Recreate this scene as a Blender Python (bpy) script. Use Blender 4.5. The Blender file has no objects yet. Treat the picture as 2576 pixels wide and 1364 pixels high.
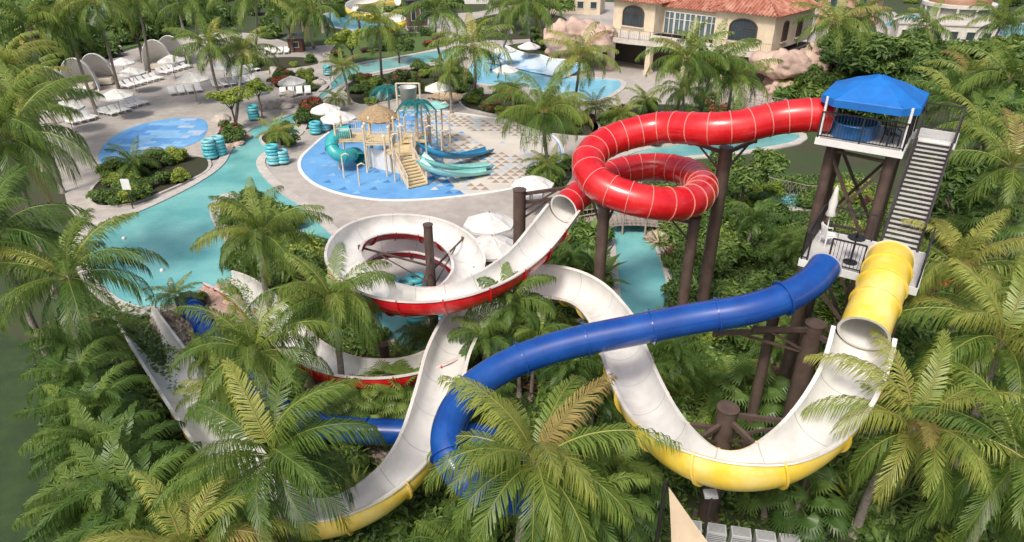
import bpy, math, random
import numpy as np
from mathutils import Vector, Matrix, noise
from mathutils.geometry import tessellate_polygon
rnd=random.Random(11); nr=np.random.default_rng(5)
V=Vector
# ------------------------------------------------------------------ camera
H=20.0; TH=math.radians(29); SN,CS=math.sin(TH),math.cos(TH); F=2576*24/36
sc=bpy.context.scene; col=sc.collection
cam=bpy.data.cameras.new("Camera"); cam.lens=24; cam.sensor_width=36; cam.clip_end=3000; cam.clip_start=.1
co=bpy.data.objects.new("Camera",cam); col.objects.link(co); co.location=(0,0,H); co.rotation_euler=(math.pi/2-TH,0,0); sc.camera=co
def P(x,y,h=0.0):
    """survey point: where the sight line through a photo measurement meets height h (metres)"""
    u=(x-1288)/F; v=(y-682)/F; t=(H-h)/(SN+v*CS)
    return V((u*t,(CS-v*SN)*t,h))
# ------------------------------------------------------------------ world, sun
w=bpy.data.worlds.new("World"); sc.world=w; w.use_nodes=True
nt=w.node_tree; bg=nt.nodes['Background']; sky=nt.nodes.new('ShaderNodeTexSky'); sky.sky_type='NISHITA'; sky.sun_disc=False
SE,SA=math.radians(54),math.radians(208)
sky.sun_elevation=SE; sky.sun_rotation=SA; sky.air_density=1.0; sky.dust_density=6
nt.links.new(sky.outputs[0],bg.inputs[0]); bg.inputs[1].default_value=.15
sd=V((math.sin(SA)*math.cos(SE),math.cos(SA)*math.cos(SE),math.sin(SE)))
sl=bpy.data.lights.new("Sun",'SUN'); sl.energy=2.75; sl.angle=math.radians(10); sl.color=(1,.95,.87)
so=bpy.data.objects.new("Sun",sl); col.objects.link(so); so.rotation_euler=sd.to_track_quat('Z','Y').to_euler(); so.location=(0,0,60)
sc.view_settings.view_transform='Standard'; sc.view_settings.look='None'; sc.view_settings.exposure=0
# ------------------------------------------------------------------ materials
MC={}
def M(name,c,rough=.6,c2=None,scale=2.,bump=0.,bs=None,metal=0.,coat=0.,detail=5,lo=.35,hi=.65,stain=None,sscale=.3):
    if name in MC: return MC[name]
    m=bpy.data.materials.new(name); m.use_nodes=True; n=m.node_tree.nodes; L=m.node_tree.links; b=n['Principled BSDF']
    b.inputs['Roughness'].default_value=rough; b.inputs['Metallic'].default_value=metal; b.inputs['Coat Weight'].default_value=coat
    b.inputs['Base Color'].default_value=(*c,1)
    tc=n.new('ShaderNodeTexCoord')
    if c2 is None: c2=tuple(x*.82 for x in c)
    nz=n.new('ShaderNodeTexNoise'); nz.inputs['Scale'].default_value=scale; nz.inputs['Detail'].default_value=detail; L.new(tc.outputs['Object'],nz.inputs['Vector'])
    mr=n.new('ShaderNodeMapRange'); mr.inputs[1].default_value=lo; mr.inputs[2].default_value=hi; L.new(nz.outputs[0],mr.inputs[0])
    mx=n.new('ShaderNodeMix'); mx.data_type='RGBA'; mx.inputs[6].default_value=(*c,1); mx.inputs[7].default_value=(*c2,1); L.new(mr.outputs[0],mx.inputs[0])
    out=mx.outputs[2]
    if stain:
        n2=n.new('ShaderNodeTexNoise'); n2.inputs['Scale'].default_value=sscale; n2.inputs['Detail'].default_value=8; n2.inputs['Roughness'].default_value=.65; L.new(tc.outputs['Object'],n2.inputs['Vector'])
        m2=n.new('ShaderNodeMapRange'); m2.inputs[1].default_value=.45; m2.inputs[2].default_value=.7; L.new(n2.outputs[0],m2.inputs[0])
        x2=n.new('ShaderNodeMix'); x2.data_type='RGBA'; L.new(out,x2.inputs[6]); x2.inputs[7].default_value=(*stain,1); L.new(m2.outputs[0],x2.inputs[0]); out=x2.outputs[2]
    L.new(out,b.inputs['Base Color'])
    if bump:
        bn=n.new('ShaderNodeBump'); bn.inputs['Strength'].default_value=bump; bn.inputs['Distance'].default_value=.05
        n3=n.new('ShaderNodeTexNoise'); n3.inputs['Scale'].default_value=bs or scale*4; n3.inputs['Detail'].default_value=4; L.new(tc.outputs['Object'],n3.inputs['Vector'])
        L.new(n3.outputs[0],bn.inputs['Height']); L.new(bn.outputs[0],b.inputs['Normal'])
    MC[name]=m; return m
def leafmat(name,stops,rough=.45,trans=.3):
    m=bpy.data.materials.new(name); m.use_nodes=True; n=m.node_tree.nodes; L=m.node_tree.links; b=n['Principled BSDF']
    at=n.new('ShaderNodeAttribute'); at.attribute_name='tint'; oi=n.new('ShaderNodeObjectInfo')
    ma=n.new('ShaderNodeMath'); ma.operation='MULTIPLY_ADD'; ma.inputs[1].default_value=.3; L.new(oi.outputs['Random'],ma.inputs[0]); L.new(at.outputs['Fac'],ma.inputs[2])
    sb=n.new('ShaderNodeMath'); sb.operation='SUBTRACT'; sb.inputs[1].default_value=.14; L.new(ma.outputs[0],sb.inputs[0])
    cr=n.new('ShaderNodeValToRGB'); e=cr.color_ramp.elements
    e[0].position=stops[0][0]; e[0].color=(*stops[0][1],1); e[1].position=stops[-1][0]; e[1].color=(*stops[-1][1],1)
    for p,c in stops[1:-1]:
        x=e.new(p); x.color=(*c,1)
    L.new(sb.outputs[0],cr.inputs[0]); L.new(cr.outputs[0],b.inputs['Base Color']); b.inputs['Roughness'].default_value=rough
    tr=n.new('ShaderNodeBsdfTranslucent'); L.new(cr.outputs[0],tr.inputs[0]); mx=n.new('ShaderNodeMixShader'); mx.inputs[0].default_value=trans
    L.new(b.outputs[0],mx.inputs[1]); L.new(tr.outputs[0],mx.inputs[2]); L.new(mx.outputs[0],n['Material Output'].inputs[0]); return m
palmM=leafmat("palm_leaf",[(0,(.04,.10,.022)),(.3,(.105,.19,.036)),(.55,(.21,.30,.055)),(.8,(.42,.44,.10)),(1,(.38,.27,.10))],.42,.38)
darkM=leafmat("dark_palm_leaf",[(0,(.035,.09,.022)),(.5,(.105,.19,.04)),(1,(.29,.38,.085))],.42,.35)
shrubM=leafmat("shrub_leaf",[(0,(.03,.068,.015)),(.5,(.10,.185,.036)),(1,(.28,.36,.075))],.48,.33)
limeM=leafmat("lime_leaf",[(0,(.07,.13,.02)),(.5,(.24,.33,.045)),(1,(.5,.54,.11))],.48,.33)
crotM=leafmat("croton_leaf",[(0,(.04,.02,.02)),(.5,(.11,.045,.045)),(1,(.27,.09,.07))],.45,.2)
redM=leafmat("flower_leaf",[(0,(.03,.07,.015)),(.55,(.07,.13,.03)),(.6,(.45,.05,.05)),(1,(.75,.2,.06))],.5,.25)
strapM=leafmat("strap_leaf",[(0,(.06,.13,.025)),(.5,(.16,.27,.055)),(1,(.37,.46,.12))],.42,.33)
trunkM=M("palm_bark",(.32,.285,.24),.9,(.18,.155,.13),9,.5,18)
barkM=M("bark",(.14,.11,.085),.9,(.07,.055,.04),6,.5)
white=M("slide_white",(.72,.705,.68),.32,(.66,.65,.62),1.3,stain=(.55,.54,.51),sscale=.9,coat=.2)
redS=M("slide_red",(.62,.010,.016),.25,(.52,.008,.013),1.2,coat=.4,stain=(.68,.035,.035),sscale=1.1)
blueS=M("slide_blue",(.006,.062,.31),.25,(.006,.05,.25),1.2,coat=.4,stain=(.012,.085,.34),sscale=1.)
yelS=M("slide_yellow",(.84,.60,.07),.3,(.76,.52,.05),1.2,coat=.3,stain=(.87,.70,.27),sscale=.8)
brown=M("steel_brown",(.10,.068,.057),.5,(.075,.05,.042),3,stain=(.14,.1,.08),sscale=1.)
darkst=M("steel_dark",(.035,.03,.03),.45)
creamst=M("steel_cream",(.72,.61,.46),.5)
conc=M("concrete",(.46,.42,.385),.8,(.38,.345,.315),1.5,.15,20,stain=(.30,.275,.255),sscale=.16,detail=8)
coping=M("coping_stone",(.57,.53,.49),.8,(.45,.42,.39),2.5,.2,15,stain=(.40,.37,.345),sscale=.5)
wht=M("white_paint",(.78,.78,.77),.5,(.7,.7,.69),3)
fabric=M("white_fabric",(.70,.69,.66),.85,(.6,.59,.57),2,.2,8)
tanf=M("tan_fabric",(.5,.36,.2),.85)
blkM=M("black_plastic",(.02,.02,.022),.5)
# ------------------------------------------------------------------ mesh builder
class MB:
    def __init__(s): s.v=[];s.f=[];s.m=[];s.s=[]
    def add(s,vs,fs,mi=0,sm=False):
        o=len(s.v); s.v+= [tuple(x) for x in vs]; s.f+=[tuple(o+i for i in f) for f in fs]; s.m+=[mi]*len(fs); s.s+=[sm]*len(fs)
    def obox(s,c,a,b,d,mi=0):
        c=V(c);vs=[c+i*a+j*b+k*d for i in(-1,1) for j in(-1,1) for k in(-1,1)]
        s.add(vs,[(0,1,3,2),(4,6,7,5),(0,4,5,1),(2,3,7,6),(0,2,6,4),(1,5,7,3)],mi)
    def box(s,c,sz,rz=0,mi=0):
        a=V((math.cos(rz),math.sin(rz),0));b=V((-math.sin(rz),math.cos(rz),0))
        s.obox(c,a*sz[0]/2,b*sz[1]/2,V((0,0,sz[2]/2)),mi)
    def beam(s,a,b,w,h=None,mi=0):
        a=V(a);b=V(b);h=h or w;d=b-a
        if d.length<1e-6:return
        t=d.normalized();up=V((0,0,1)) if abs(t.z)<.95 else V((1,0,0));sd_=t.cross(up).normalized();u=sd_.cross(t)
        s.obox((a+b)/2,sd_*w/2,t*d.length/2,u*h/2,mi)
    def cyl(s,a,b,r0,r1=None,n=12,mi=0,cap=True):
        a=V(a);b=V(b);r1=r0 if r1 is None else r1;t=(b-a).normalized();up=V((0,0,1)) if abs(t.z)<.95 else V((1,0,0));x=t.cross(up).normalized();y=x.cross(t)
        vs=[];
        for p,r in((a,r0),(b,r1)):
            for i in range(n):
                q=2*math.pi*i/n; vs.append(p+x*r*math.cos(q)+y*r*math.sin(q))
        s.add(vs,[(i,(i+1)%n,n+(i+1)%n,n+i) for i in range(n)],mi,True)
        if cap: s.add(vs,[tuple(range(n))[::-1],tuple(range(n,2*n))],mi)
    def pipe(s,pts,rad,n=8,mi=0):
        pts=[V(p) for p in pts];k=len(pts);vs=[]
        if not hasattr(rad,'__len__'): rad=[rad]*k
        for i,p in enumerate(pts):
            t=(pts[min(i+1,k-1)]-pts[max(i-1,0)]).normalized();up=V((0,0,1)) if abs(t.z)<.9 else V((0,1,0));x=t.cross(up).normalized();y=x.cross(t)
            for j in range(n):
                q=2*math.pi*j/n; vs.append(p+x*rad[i]*math.cos(q)+y*rad[i]*math.sin(q))
        s.add(vs,[(i*n+j,i*n+(j+1)%n,(i+1)*n+(j+1)%n,(i+1)*n+j) for i in range(k-1) for j in range(n)]+[tuple(range(n)),tuple((k-1)*n+j for j in range(n))],mi,True)
    def lathe(s,c,prof,n=20,mi=0,sm=True):
        c=V(c);vs=[c+V((r*math.cos(2*math.pi*j/n),r*math.sin(2*math.pi*j/n),z)) for r,z in prof for j in range(n)]
        s.add(vs,[(i*n+j,i*n+(j+1)%n,(i+1)*n+(j+1)%n,(i+1)*n+j) for i in range(len(prof)-1) for j in range(n)],mi,sm)
    def mesh(s,name,mats,origin=(0,0,0)):
        me=bpy.data.meshes.new(name);o=V(origin);me.from_pydata([(x[0]-o.x,x[1]-o.y,x[2]-o.z) for x in s.v],[],s.f)
        for m in mats: me.materials.append(m)
        me.polygons.foreach_set('material_index',s.m);me.polygons.foreach_set('use_smooth',s.s);me.update();return me
    def obj(s,name,mats,parent=None,origin=(0,0,0),loc=None):
        if not isinstance(mats,(list,tuple)):mats=[mats]
        o=bpy.data.objects.new(name,s.mesh(name,mats,origin));col.objects.link(o)
        if parent:o.parent=parent
        else:o.location=origin
        if loc is not None:o.location=loc
        return o
def tag(o,label,cat,group=None,kind=None):
    o["label"]=label;o["category"]=cat
    if group:o["group"]=group
    if kind:o["kind"]=kind
    return o
def thing(name,label,cat,loc=(0,0,0),rz=0,group=None):
    o=bpy.data.objects.new(name,None);col.objects.link(o);o.location=loc;o.rotation_euler=(0,0,rz);o.empty_display_size=.3
    return tag(o,label,cat,group)
def clone(t,loc,rz=0,sc_=1,label=None):
    def cp(o,p):
        n=o.copy();col.objects.link(n)
        if p is not None:n.parent=p
        for c in o.children:cp(c,n)
        return n
    n=cp(t,None);n.location=loc;n.rotation_euler=(0,0,rz);n.scale=(sc_,sc_,sc_) if not hasattr(sc_,'__len__') else sc_
    if label:n["label"]=label
    return n
def spline(pts,step=.3,closed=False):
    p=[np.array(q,float) for q in pts];n=len(p);out=[]
    rng=range(n) if closed else range(n-1)
    for i in rng:
        g=(lambda k:p[k%n]) if closed else (lambda k:p[k] if 0<=k<n else (2*p[0]-p[1] if k<0 else 2*p[-1]-p[-2]))
        a,b,c,d=g(i-1),g(i),g(i+1),g(i+2)
        t1=max(np.linalg.norm(c-b),1e-4);k=max(2,int(t1/step)+1)
        for t in np.arange(k)/k:
            out.append(.5*((2*b)+(-a+c)*t+(2*a-5*b+4*c-d)*t*t+(-a+3*b-3*c+d)*t**3))
    if not closed:out.append(p[-1])
    return np.array(out)
def smooth(a,it=4):
    a=a.copy()
    for _ in range(it): a[1:-1]=.25*a[:-2]+.5*a[1:-1]+.25*a[2:]
    return a
def resamp(a,step):
    d=np.r_[0,np.cumsum(np.linalg.norm(np.diff(a,axis=0),axis=1))];n=max(2,int(d[-1]/step));t=np.linspace(0,d[-1],n)
    return np.stack([np.interp(t,d,a[:,k]) for k in range(3)],1)
def inpoly(x,y,poly):
    c=False;j=len(poly)-1
    for i in range(len(poly)):
        xi,yi=poly[i][0],poly[i][1];xj,yj=poly[j][0],poly[j][1]
        if (yi>y)!=(yj>y) and x<(xj-xi)*(y-yi)/(yj-yi)+xi:c=not c
        j=i
    return c
def inpolyA(x,y,poly):
    c=np.zeros(len(x),bool);j=len(poly)-1
    for i in range(len(poly)):
        xi,yi=poly[i][0],poly[i][1];xj,yj=poly[j][0],poly[j][1]
        if yi!=yj: c^=((yi>y)!=(yj>y))&(x<(xj-xi)*(y-yi)/(yj-yi)+xi)
        j=i
    return c
def outline(px,sm=True,step=.8):
    w_=[P(*q) for q in px]
    if not sm:return [V(q) for q in w_]
    return [V(q) for q in spline(w_,step,True)]
def tess(mb,ol,z,mi=0):
    vs=[V((q[0],q[1],z)) for q in ol];fs=[]
    for a,b,c in tessellate_polygon([vs]):
        nz=(vs[b]-vs[a]).cross(vs[c]-vs[a]).z
        fs.append((a,b,c) if nz>0 else (a,c,b))
    mb.add(vs,fs,mi)
def sheet(name,ol,z,mat,label,cat,kind="structure",extra=None,mats=None):
    mb=MB();tess(mb,ol,z)
    if extra:extra(mb)
    return tag(mb.obj(name,mats or mat),label,cat,kind=kind)
def border(name,ol,w0,w1,z0,z1,mat,label,cat,closed=True):
    n=len(ol);area=sum(ol[i].x*ol[(i+1)%n].y-ol[(i+1)%n].x*ol[i].y for i in range(n));sg=1 if area>0 else -1
    prof=[(w0,z0),(w0,z1),(w1,z1),(w1,z0)];vs=[]
    for i in range(n):
        t=(ol[(i+1)%n]-ol[i-1]);t.z=0;t.normalize();nn=V((t.y,-t.x,0))*sg
        for a,z in prof:vs.append(V((ol[i].x,ol[i].y,0))+nn*a+V((0,0,z)))
    mb=MB();mb.add(vs,[(i*4+j,i*4+j+1,((i+1)%n)*4+j+1,((i+1)%n)*4+j) for i in range(n) for j in range(3)])
    return tag(mb.obj(name,mat),label,cat,kind="structure")
# ------------------------------------------------------------------ ground surfaces
grass=M("ground_soil",(.035,.065,.017),.95,(.055,.05,.03),.35,.5,6,stain=(.04,.08,.02),sscale=.12,detail=8)
mb=MB();mb.add([(-900,-200,-.02),(900,-200,-.02),(900,1500,-.02),(-900,1500,-.02)],[(0,1,2,3)]);tag(mb.obj("ground",grass),"dark soil and grass ground under the gardens","ground",kind="structure")
lawnol=outline([(-260,860),(40,850),(95,960),(110,1150),(180,1300),(280,1480),(-100,1560),(-500,1300)],step=1.)
sheet("lawn",lawnol,.01,M("dark_lawn",(.03,.06,.018),.95,(.042,.075,.022),1.5,.6,40,stain=(.02,.04,.013),sscale=.4),"dark green mown lawn beside the gardens","lawn")
paveP=[(225,600),(170,520),(150,430),(100,330),(100,240),(230,160),(330,125),(440,95),(560,80),(660,85),(760,120),(850,110),(900,60),(1050,40),(1200,30),(1300,10),(1500,5),(1900,10),(2250,30),(2300,70),(2200,120),(2000,150),(1960,230),(1990,325),(1850,362),(1700,372),(1600,385),(1540,430),(1530,520),(1545,600),(1552,700),(1548,790),(1400,828),(1200,838),(1040,805),(960,745),(900,680),(850,615),(760,530),(690,490),(600,480),(500,540),(380,580)]
pave=[P(*q) for q in paveP]
sheet("pavement",pave,.0,conc,"grey concrete pool deck with faint stains","pavement")
riverP=[(1150,122),(1000,146),(890,166),(842,200),(805,238),(770,272),(700,302),(640,322),(605,347),(578,385),(560,415),(520,447),(440,492),(330,542),(228,580),(212,640),(240,705),(310,765),(400,778),(480,752),(545,722),(600,692),(592,640),(548,575),(532,525),(562,492),(612,496),(680,532),(760,590),(820,655),(870,735),(930,805),(990,865),(1100,900),(1300,905),(1500,880),(1620,835),(1690,785),(1682,720),(1658,640),(1625,580),(1600,540),(1592,480),(1620,425),(1720,398),(1850,385),(2000,358),(1995,335),(1850,356),(1700,366),(1580,390),(1530,440),(1520,520),(1540,600),(1550,690),(1555,770),(1520,805),(1400,830),(1200,840),(1040,806),(960,740),(900,672),(850,605),(765,525),(700,478),(656,432),(652,400),(695,366),(745,338),(765,305),(800,262),(845,225),(885,200),(920,188),(1000,172),(1150,146)]
river=outline(riverP,step=1.0)
def watermat(name,c,c2,bump=.25,scale=3):
    return M(name,c,.08,c2,.3,bump,scale,detail=6)
waterM=watermat("river_water",(.11,.36,.37),(.21,.50,.49),.45,5)
sheet("river_water",river,.02,waterM,"clear aqua winding lazy river water","water")
border("pool_coping",river,-.12,.6,-.05,.1,coping,"pale stone coping around the lazy river","coping")
padP=[(830,335),(790,368),(760,400),(762,432),(800,465),(870,489),(960,502),(1060,501),(1160,492),(1260,478),(1350,455),(1410,405),(1390,345),(1290,308),(1160,287),(1060,278),(950,288),(880,308)]
pad=outline(padP,step=1.0)
padblue=M("pad_blue",(.12,.32,.62),.7,(.15,.38,.68),.35,.1,10,stain=(.09,.26,.56),sscale=.4)
padtan=M("pad_tan",(.62,.57,.51),.75,(.54,.495,.44),.5,.1,10);padbr=M("pad_brown",(.36,.28,.22),.75);paddk=M("pad_dark_blue",(.07,.21,.47),.7);padlt=M("pad_light",(.42,.52,.64),.7);padlb=M("pad_light_blue",(.24,.46,.72),.7)
def padx(mb):
    def bnd(x,y):return (x-(P(1105,390).x)) + (y-P(1105,390).y)*.35
    tess(mb,outline([(1190,289),(1290,309),(1388,346),(1407,405),(1348,454),(1258,477),(1170,489),(1120,440),(1110,380),(1080,330),(1060,284)],step=1.0),.026,1)
    x0=min(q.x for q in pad);x1=max(q.x for q in pad);y0=min(q.y for q in pad);y1=max(q.y for q in pad);s=.78
    r=random.Random(3);j=0;y=y0
    while y<y1:
        x=x0+(s/2 if j%2 else 0)
        while x<x1:
            b=bnd(x,y);ok=all(inpoly(x+dx,y+dy,pad) for dx,dy in((-.5,-.5),(.5,-.5),(0,.6)))
            pr=math.exp(-(b/3.4)**2)*.97+.85*(b>2.)*(math.sin(y*.5+x*.3)>-.35)+.1*(b>0)
            if b<-3:pr+=.34*(.5+.5*math.sin(x*.45+y*.3))
            if ok and r.random()<pr:
                if b>.6: mi=2 if r.random()<.65 else (4 if b>4 else 0)
                elif b<-3: mi=5 if r.random()<.7 else 3
                else: mi=4 if r.random()<.35 else (1 if r.random()<.5 else 3)
                u=.45
                mb.add([(x-u*s,y-u*s,.03),(x+u*s,y-u*s,.03),(x,y+u*s,.03)],[(0,1,2)],mi)
            x+=s
        y+=s*.95;j+=1
sheet("splash_pad",pad,.022,None,"blue and tan splash pad with triangle pattern","splash pad",extra=padx,mats=[padblue,padtan,padbr,paddk,padlt,padlb])
border("pad_edge",pad,.0,.28,-.01,.05,wht,"white raised rim around the splash pad","pad rim")
pad2=outline([(248,405),(262,365),(300,335),(360,312),(440,298),(505,299),(523,318),(508,350),(460,372),(400,388),(340,410),(290,425)],step=1.0)
pb1=M("pad_sky",(.24,.48,.76),.7);pb2=M("pad_royal",(.10,.29,.66),.7);pb3=M("pad_pale",(.42,.52,.70),.7)
def pad2x(mb):
    r=random.Random(5);x0=min(q.x for q in pad2);x1=max(q.x for q in pad2);y0=min(q.y for q in pad2);y1=max(q.y for q in pad2)
    y=y0
    while y<y1:
        x=x0
        while x<x1:
            wv=r.choice([.8,1.6,1.6]);
            if all(inpoly(x+a,y+b,pad2) for a,b in((0,0),(wv,0),(0,.8),(wv,.8))):
                q=(x-x0)/(x1-x0)+r.uniform(-.35,.35);mi=2 if q<.2 else (3 if q>.75 else (1 if r.random()<.6 else 0))
                mb.add([(x,y,.026),(x+wv-.03,y,.026),(x+wv-.03,y+.77,.026),(x,y+.77,.026)],[(0,1,2,3)],mi)
            x+=wv
        y+=.8
sheet("wading_splash_pad",pad2,.022,None,"blue mosaic splash pad set in concrete","splash pad",extra=pad2x,mats=[padblue,pb1,pb2,pb3])
poolM=watermat("pool_water",(.18,.48,.66),(.26,.60,.76),.15)
for nm,pp in (("activity_pool_water",[(1170,200),(1200,150),(1260,135),(1330,160),(1410,192),(1560,205),(1520,248),(1440,250),(1330,222),(1240,215)]),("wading_pool_water",[(1912,485),(1960,470),(2050,480),(2090,500),(2060,522),(1960,520)]),("back_pool_water",[(800,45),(870,30),(1000,60),(1010,85),(920,80),(830,65)]),("villa_pool_water",[(2225,62),(2290,38),(2345,40),(2330,60),(2270,72)]),("far_pool_water",[(2500,75),(2600,60),(2640,85),(2560,100)])):
    ol=outline(pp,step=1.);sheet(nm,ol,.02,poolM,"light blue shallow pool water","water");border("pool_edge",ol,-.1,.5,-.03,.09,coping,"pale stone rim of the shallow pool","coping")
soil=M("bed_soil",(.045,.033,.022),.95,(.03,.045,.015),1.5,.5,8)
lawn=M("lawn_grass",(.09,.14,.035),.9,(.06,.11,.025),2,.4,30)
bedsP=[[(232,480),(280,440),(360,415),(450,398),(515,398),(522,430),(450,468),(340,510),(245,520)],
 [(760,285),(800,268),(840,280),(860,300),(820,322),(770,330),(745,320)],
 [(880,210),(1000,182),(1120,165),(1180,195),(1165,240),(1060,240),(950,262),(890,260)],
 [(1170,245),(1290,240),(1400,285),(1500,310),(1480,345),(1350,330),(1250,292),(1170,272)],
 [(830,155),(850,110),(930,85),(1060,80),(1140,105),(1060,130),(950,150),(880,162)],
 [(540,345),(575,325),(600,330),(618,345),(590,362),(556,366)],
 [(660,345),(700,328),(735,345),(728,365),(690,372),(664,362)],
 [(690,215),(740,190),(810,200),(830,225),(790,235),(720,230)],
 [(1180,740),(1250,690),(1330,668),(1400,580),(1440,480),(1500,455),(1512,520),(1530,620),(1535,760),(1480,800),(1390,816),(1200,826)],
 [(1330,430),(1400,410),(1440,430),(1420,470),(1370,480)],
 [(1490,300),(1590,270),(1700,265),(1900,290),(1960,320),(1840,350),(1690,362),(1560,375),(1500,345)],
 [(1240,122),(1330,108),(1420,115),(1410,165),(1340,145),(1270,125)],[(60,240),(220,160),(330,120),(430,100),(430,60),(100,60)],[(1180,55),(1300,30),(1420,45),(1400,85),(1300,100),(1200,95)],[(600,180),(650,150),(760,145),(800,160),(700,175)]]
beds=[outline(b,step=1.) for b in bedsP]
for i,b in enumerate(beds): sheet("garden_bed",b,.05,lawn if i in(4,12) else soil,"planted garden bed soil beside the paths","garden bed");
for i,b in enumerate(beds):
    if i in(0,1,2,3,5,6,7): border("bed_kerb",b,-.05,.18,-.02,.14,coping,"low pale stone kerb around a planting bed","kerb")
gm=M("gravel_bed_stone",(.3,.25,.2),.9,(.1,.08,.065),14,1.,14)
gravels=[outline(g,step=.6) for g in ([(770,960),(860,940),(950,1000),(1010,1100),(960,1170),(850,1120),(780,1040)],[(380,800),(470,770),(560,765),(640,800),(620,880),(500,900),(420,860)])]
for g in gravels: sheet("gravel_ground",g,.03,gm,"loose brown gravel ground under the slides","gravel")
mb=MB()
for g in gravels:
    xs=[q.x for q in g];ys=[q.y for q in g];k=0
    while k<1500:
        x=rnd.uniform(min(xs),max(xs));y=rnd.uniform(min(ys),max(ys));k+=1
        if not inpoly(x,y,g):continue
        r=rnd.uniform(.05,.14);a=rnd.random()*6
        vs=[V((x+r*math.cos(a+i*1.047)*rnd.uniform(.7,1.2),y+r*math.sin(a+i*1.047)*rnd.uniform(.7,1.2),.03)) for i in range(6)]
        vs+=[V((x,y,.03))*.5+q*.5+V((0,0,r*.9)) for q in vs]
        mb.add(vs,[(i,(i+1)%6,6+(i+1)%6,6+i) for i in range(6)]+[(6,7,8,9,10,11)],rnd.choice([0,0,1,2]),True)
tag(mb.obj("gravel_stones",[M("peb_a",(.32,.27,.22),.85),M("peb_b",(.45,.4,.34),.85),M("peb_c",(.15,.12,.1),.85)]),"loose brown and cream river pebbles","gravel",kind="stuff")
# ------------------------------------------------------------------ slides
LOW=[]
def frames(path,bank):
    T=np.gradient(path,axis=0);T/=np.linalg.norm(T,axis=1)[:,None]
    ds=np.linalg.norm(np.gradient(path,axis=0),axis=1)
    S=np.cross(T,[0,0,1.]);S/=np.linalg.norm(S,axis=1)[:,None];U=np.cross(S,T)
    dT=np.gradient(T,axis=0);k=(dT*S).sum(1)/ds
    ker=np.ones(11)/11;k=np.convolve(np.pad(k,5,mode='edge'),ker,'valid')
    b=np.clip(k*bank,-.6,.6)[:,None]
    return T,S*np.cos(b)-U*np.sin(b),U*np.cos(b)+S*np.sin(b)
def arcsweep(mb,path,S,U,r,a0,a1,n,mi,flip=False):
    ang=np.linspace(a0,a1,n);k=len(path);vs=[];r=np.broadcast_to(r,(k,))
    for i in range(k):
        for a in ang: vs.append(path[i]+r[i]*(math.sin(a)*S[i]-math.cos(a)*U[i]))
    fs=[(i*n+j,i*n+j+1,(i+1)*n+j+1,(i+1)*n+j) for i in range(k-1) for j in range(n-1)]
    if flip:fs=[f[::-1] for f in fs]
    mb.add(vs,fs,mi,True)
def strip(mb,A,B,mi):
    k=len(A);vs=list(A)+list(B);mb.add(vs,[(i,i+1,k+i+1,k+i) for i in range(k-1)],mi,False)
def flanges(path,S,U,r,a0,a1,n,every,wd,ex,out,step=.2):
    k=int(every/step);r=np.broadcast_to(r,(len(path),))
    T=np.gradient(path,axis=0);T/=np.linalg.norm(T,axis=1)[:,None]
    for i in range(k,len(path)-3,k):
        mb=MB();ang=np.linspace(a0,a1,n);vs=[]
        for a in ang:
            d=math.sin(a)*S[i]-math.cos(a)*U[i]
            for rr,tt in((r[i]-.01,-wd),(r[i]+ex,-wd),(r[i]+ex,wd),(r[i]-.01,wd)):vs.append(path[i]+d*rr+T[i]*tt)
        mb.add(vs,[(q*4+j,q*4+j+1,q*4+4+j+1,q*4+4+j) for q in range(n-1) for j in range(3)],0);out(mb)
def pathof(pts,step=.2,sm=6):
    return resamp(smooth(spline([P(*q) for q in pts],.25),sm),step)
def slide_tube(parent,org,name,pts,r,mat,every=2.0,bank=0,seamm=None,ex=.085,wd=.022):
    p=pathof(pts);T,S,U=frames(p,bank);mb=MB();n=29
    arcsweep(mb,p,S,U,r,-math.pi,math.pi,n,0);arcsweep(mb,p,S,U,r-.05,-math.pi,math.pi,n,1,True)
    for e in(0,-1):
        ang=np.linspace(-math.pi,math.pi,n);A=[p[e]+(r+.04)*(math.sin(a)*S[e]-math.cos(a)*U[e]) for a in ang];B=[p[e]+(r-.05)*(math.sin(a)*S[e]-math.cos(a)*U[e]) for a in ang];strip(mb,A,B,1)
    mb.obj(name,[mat,white],parent,org)
    flanges(p,S,U,r,-math.pi,math.pi,n,every,wd,ex,lambda m:m.obj("joint_flange",[seamm or mat],parent,org));return p
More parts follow.
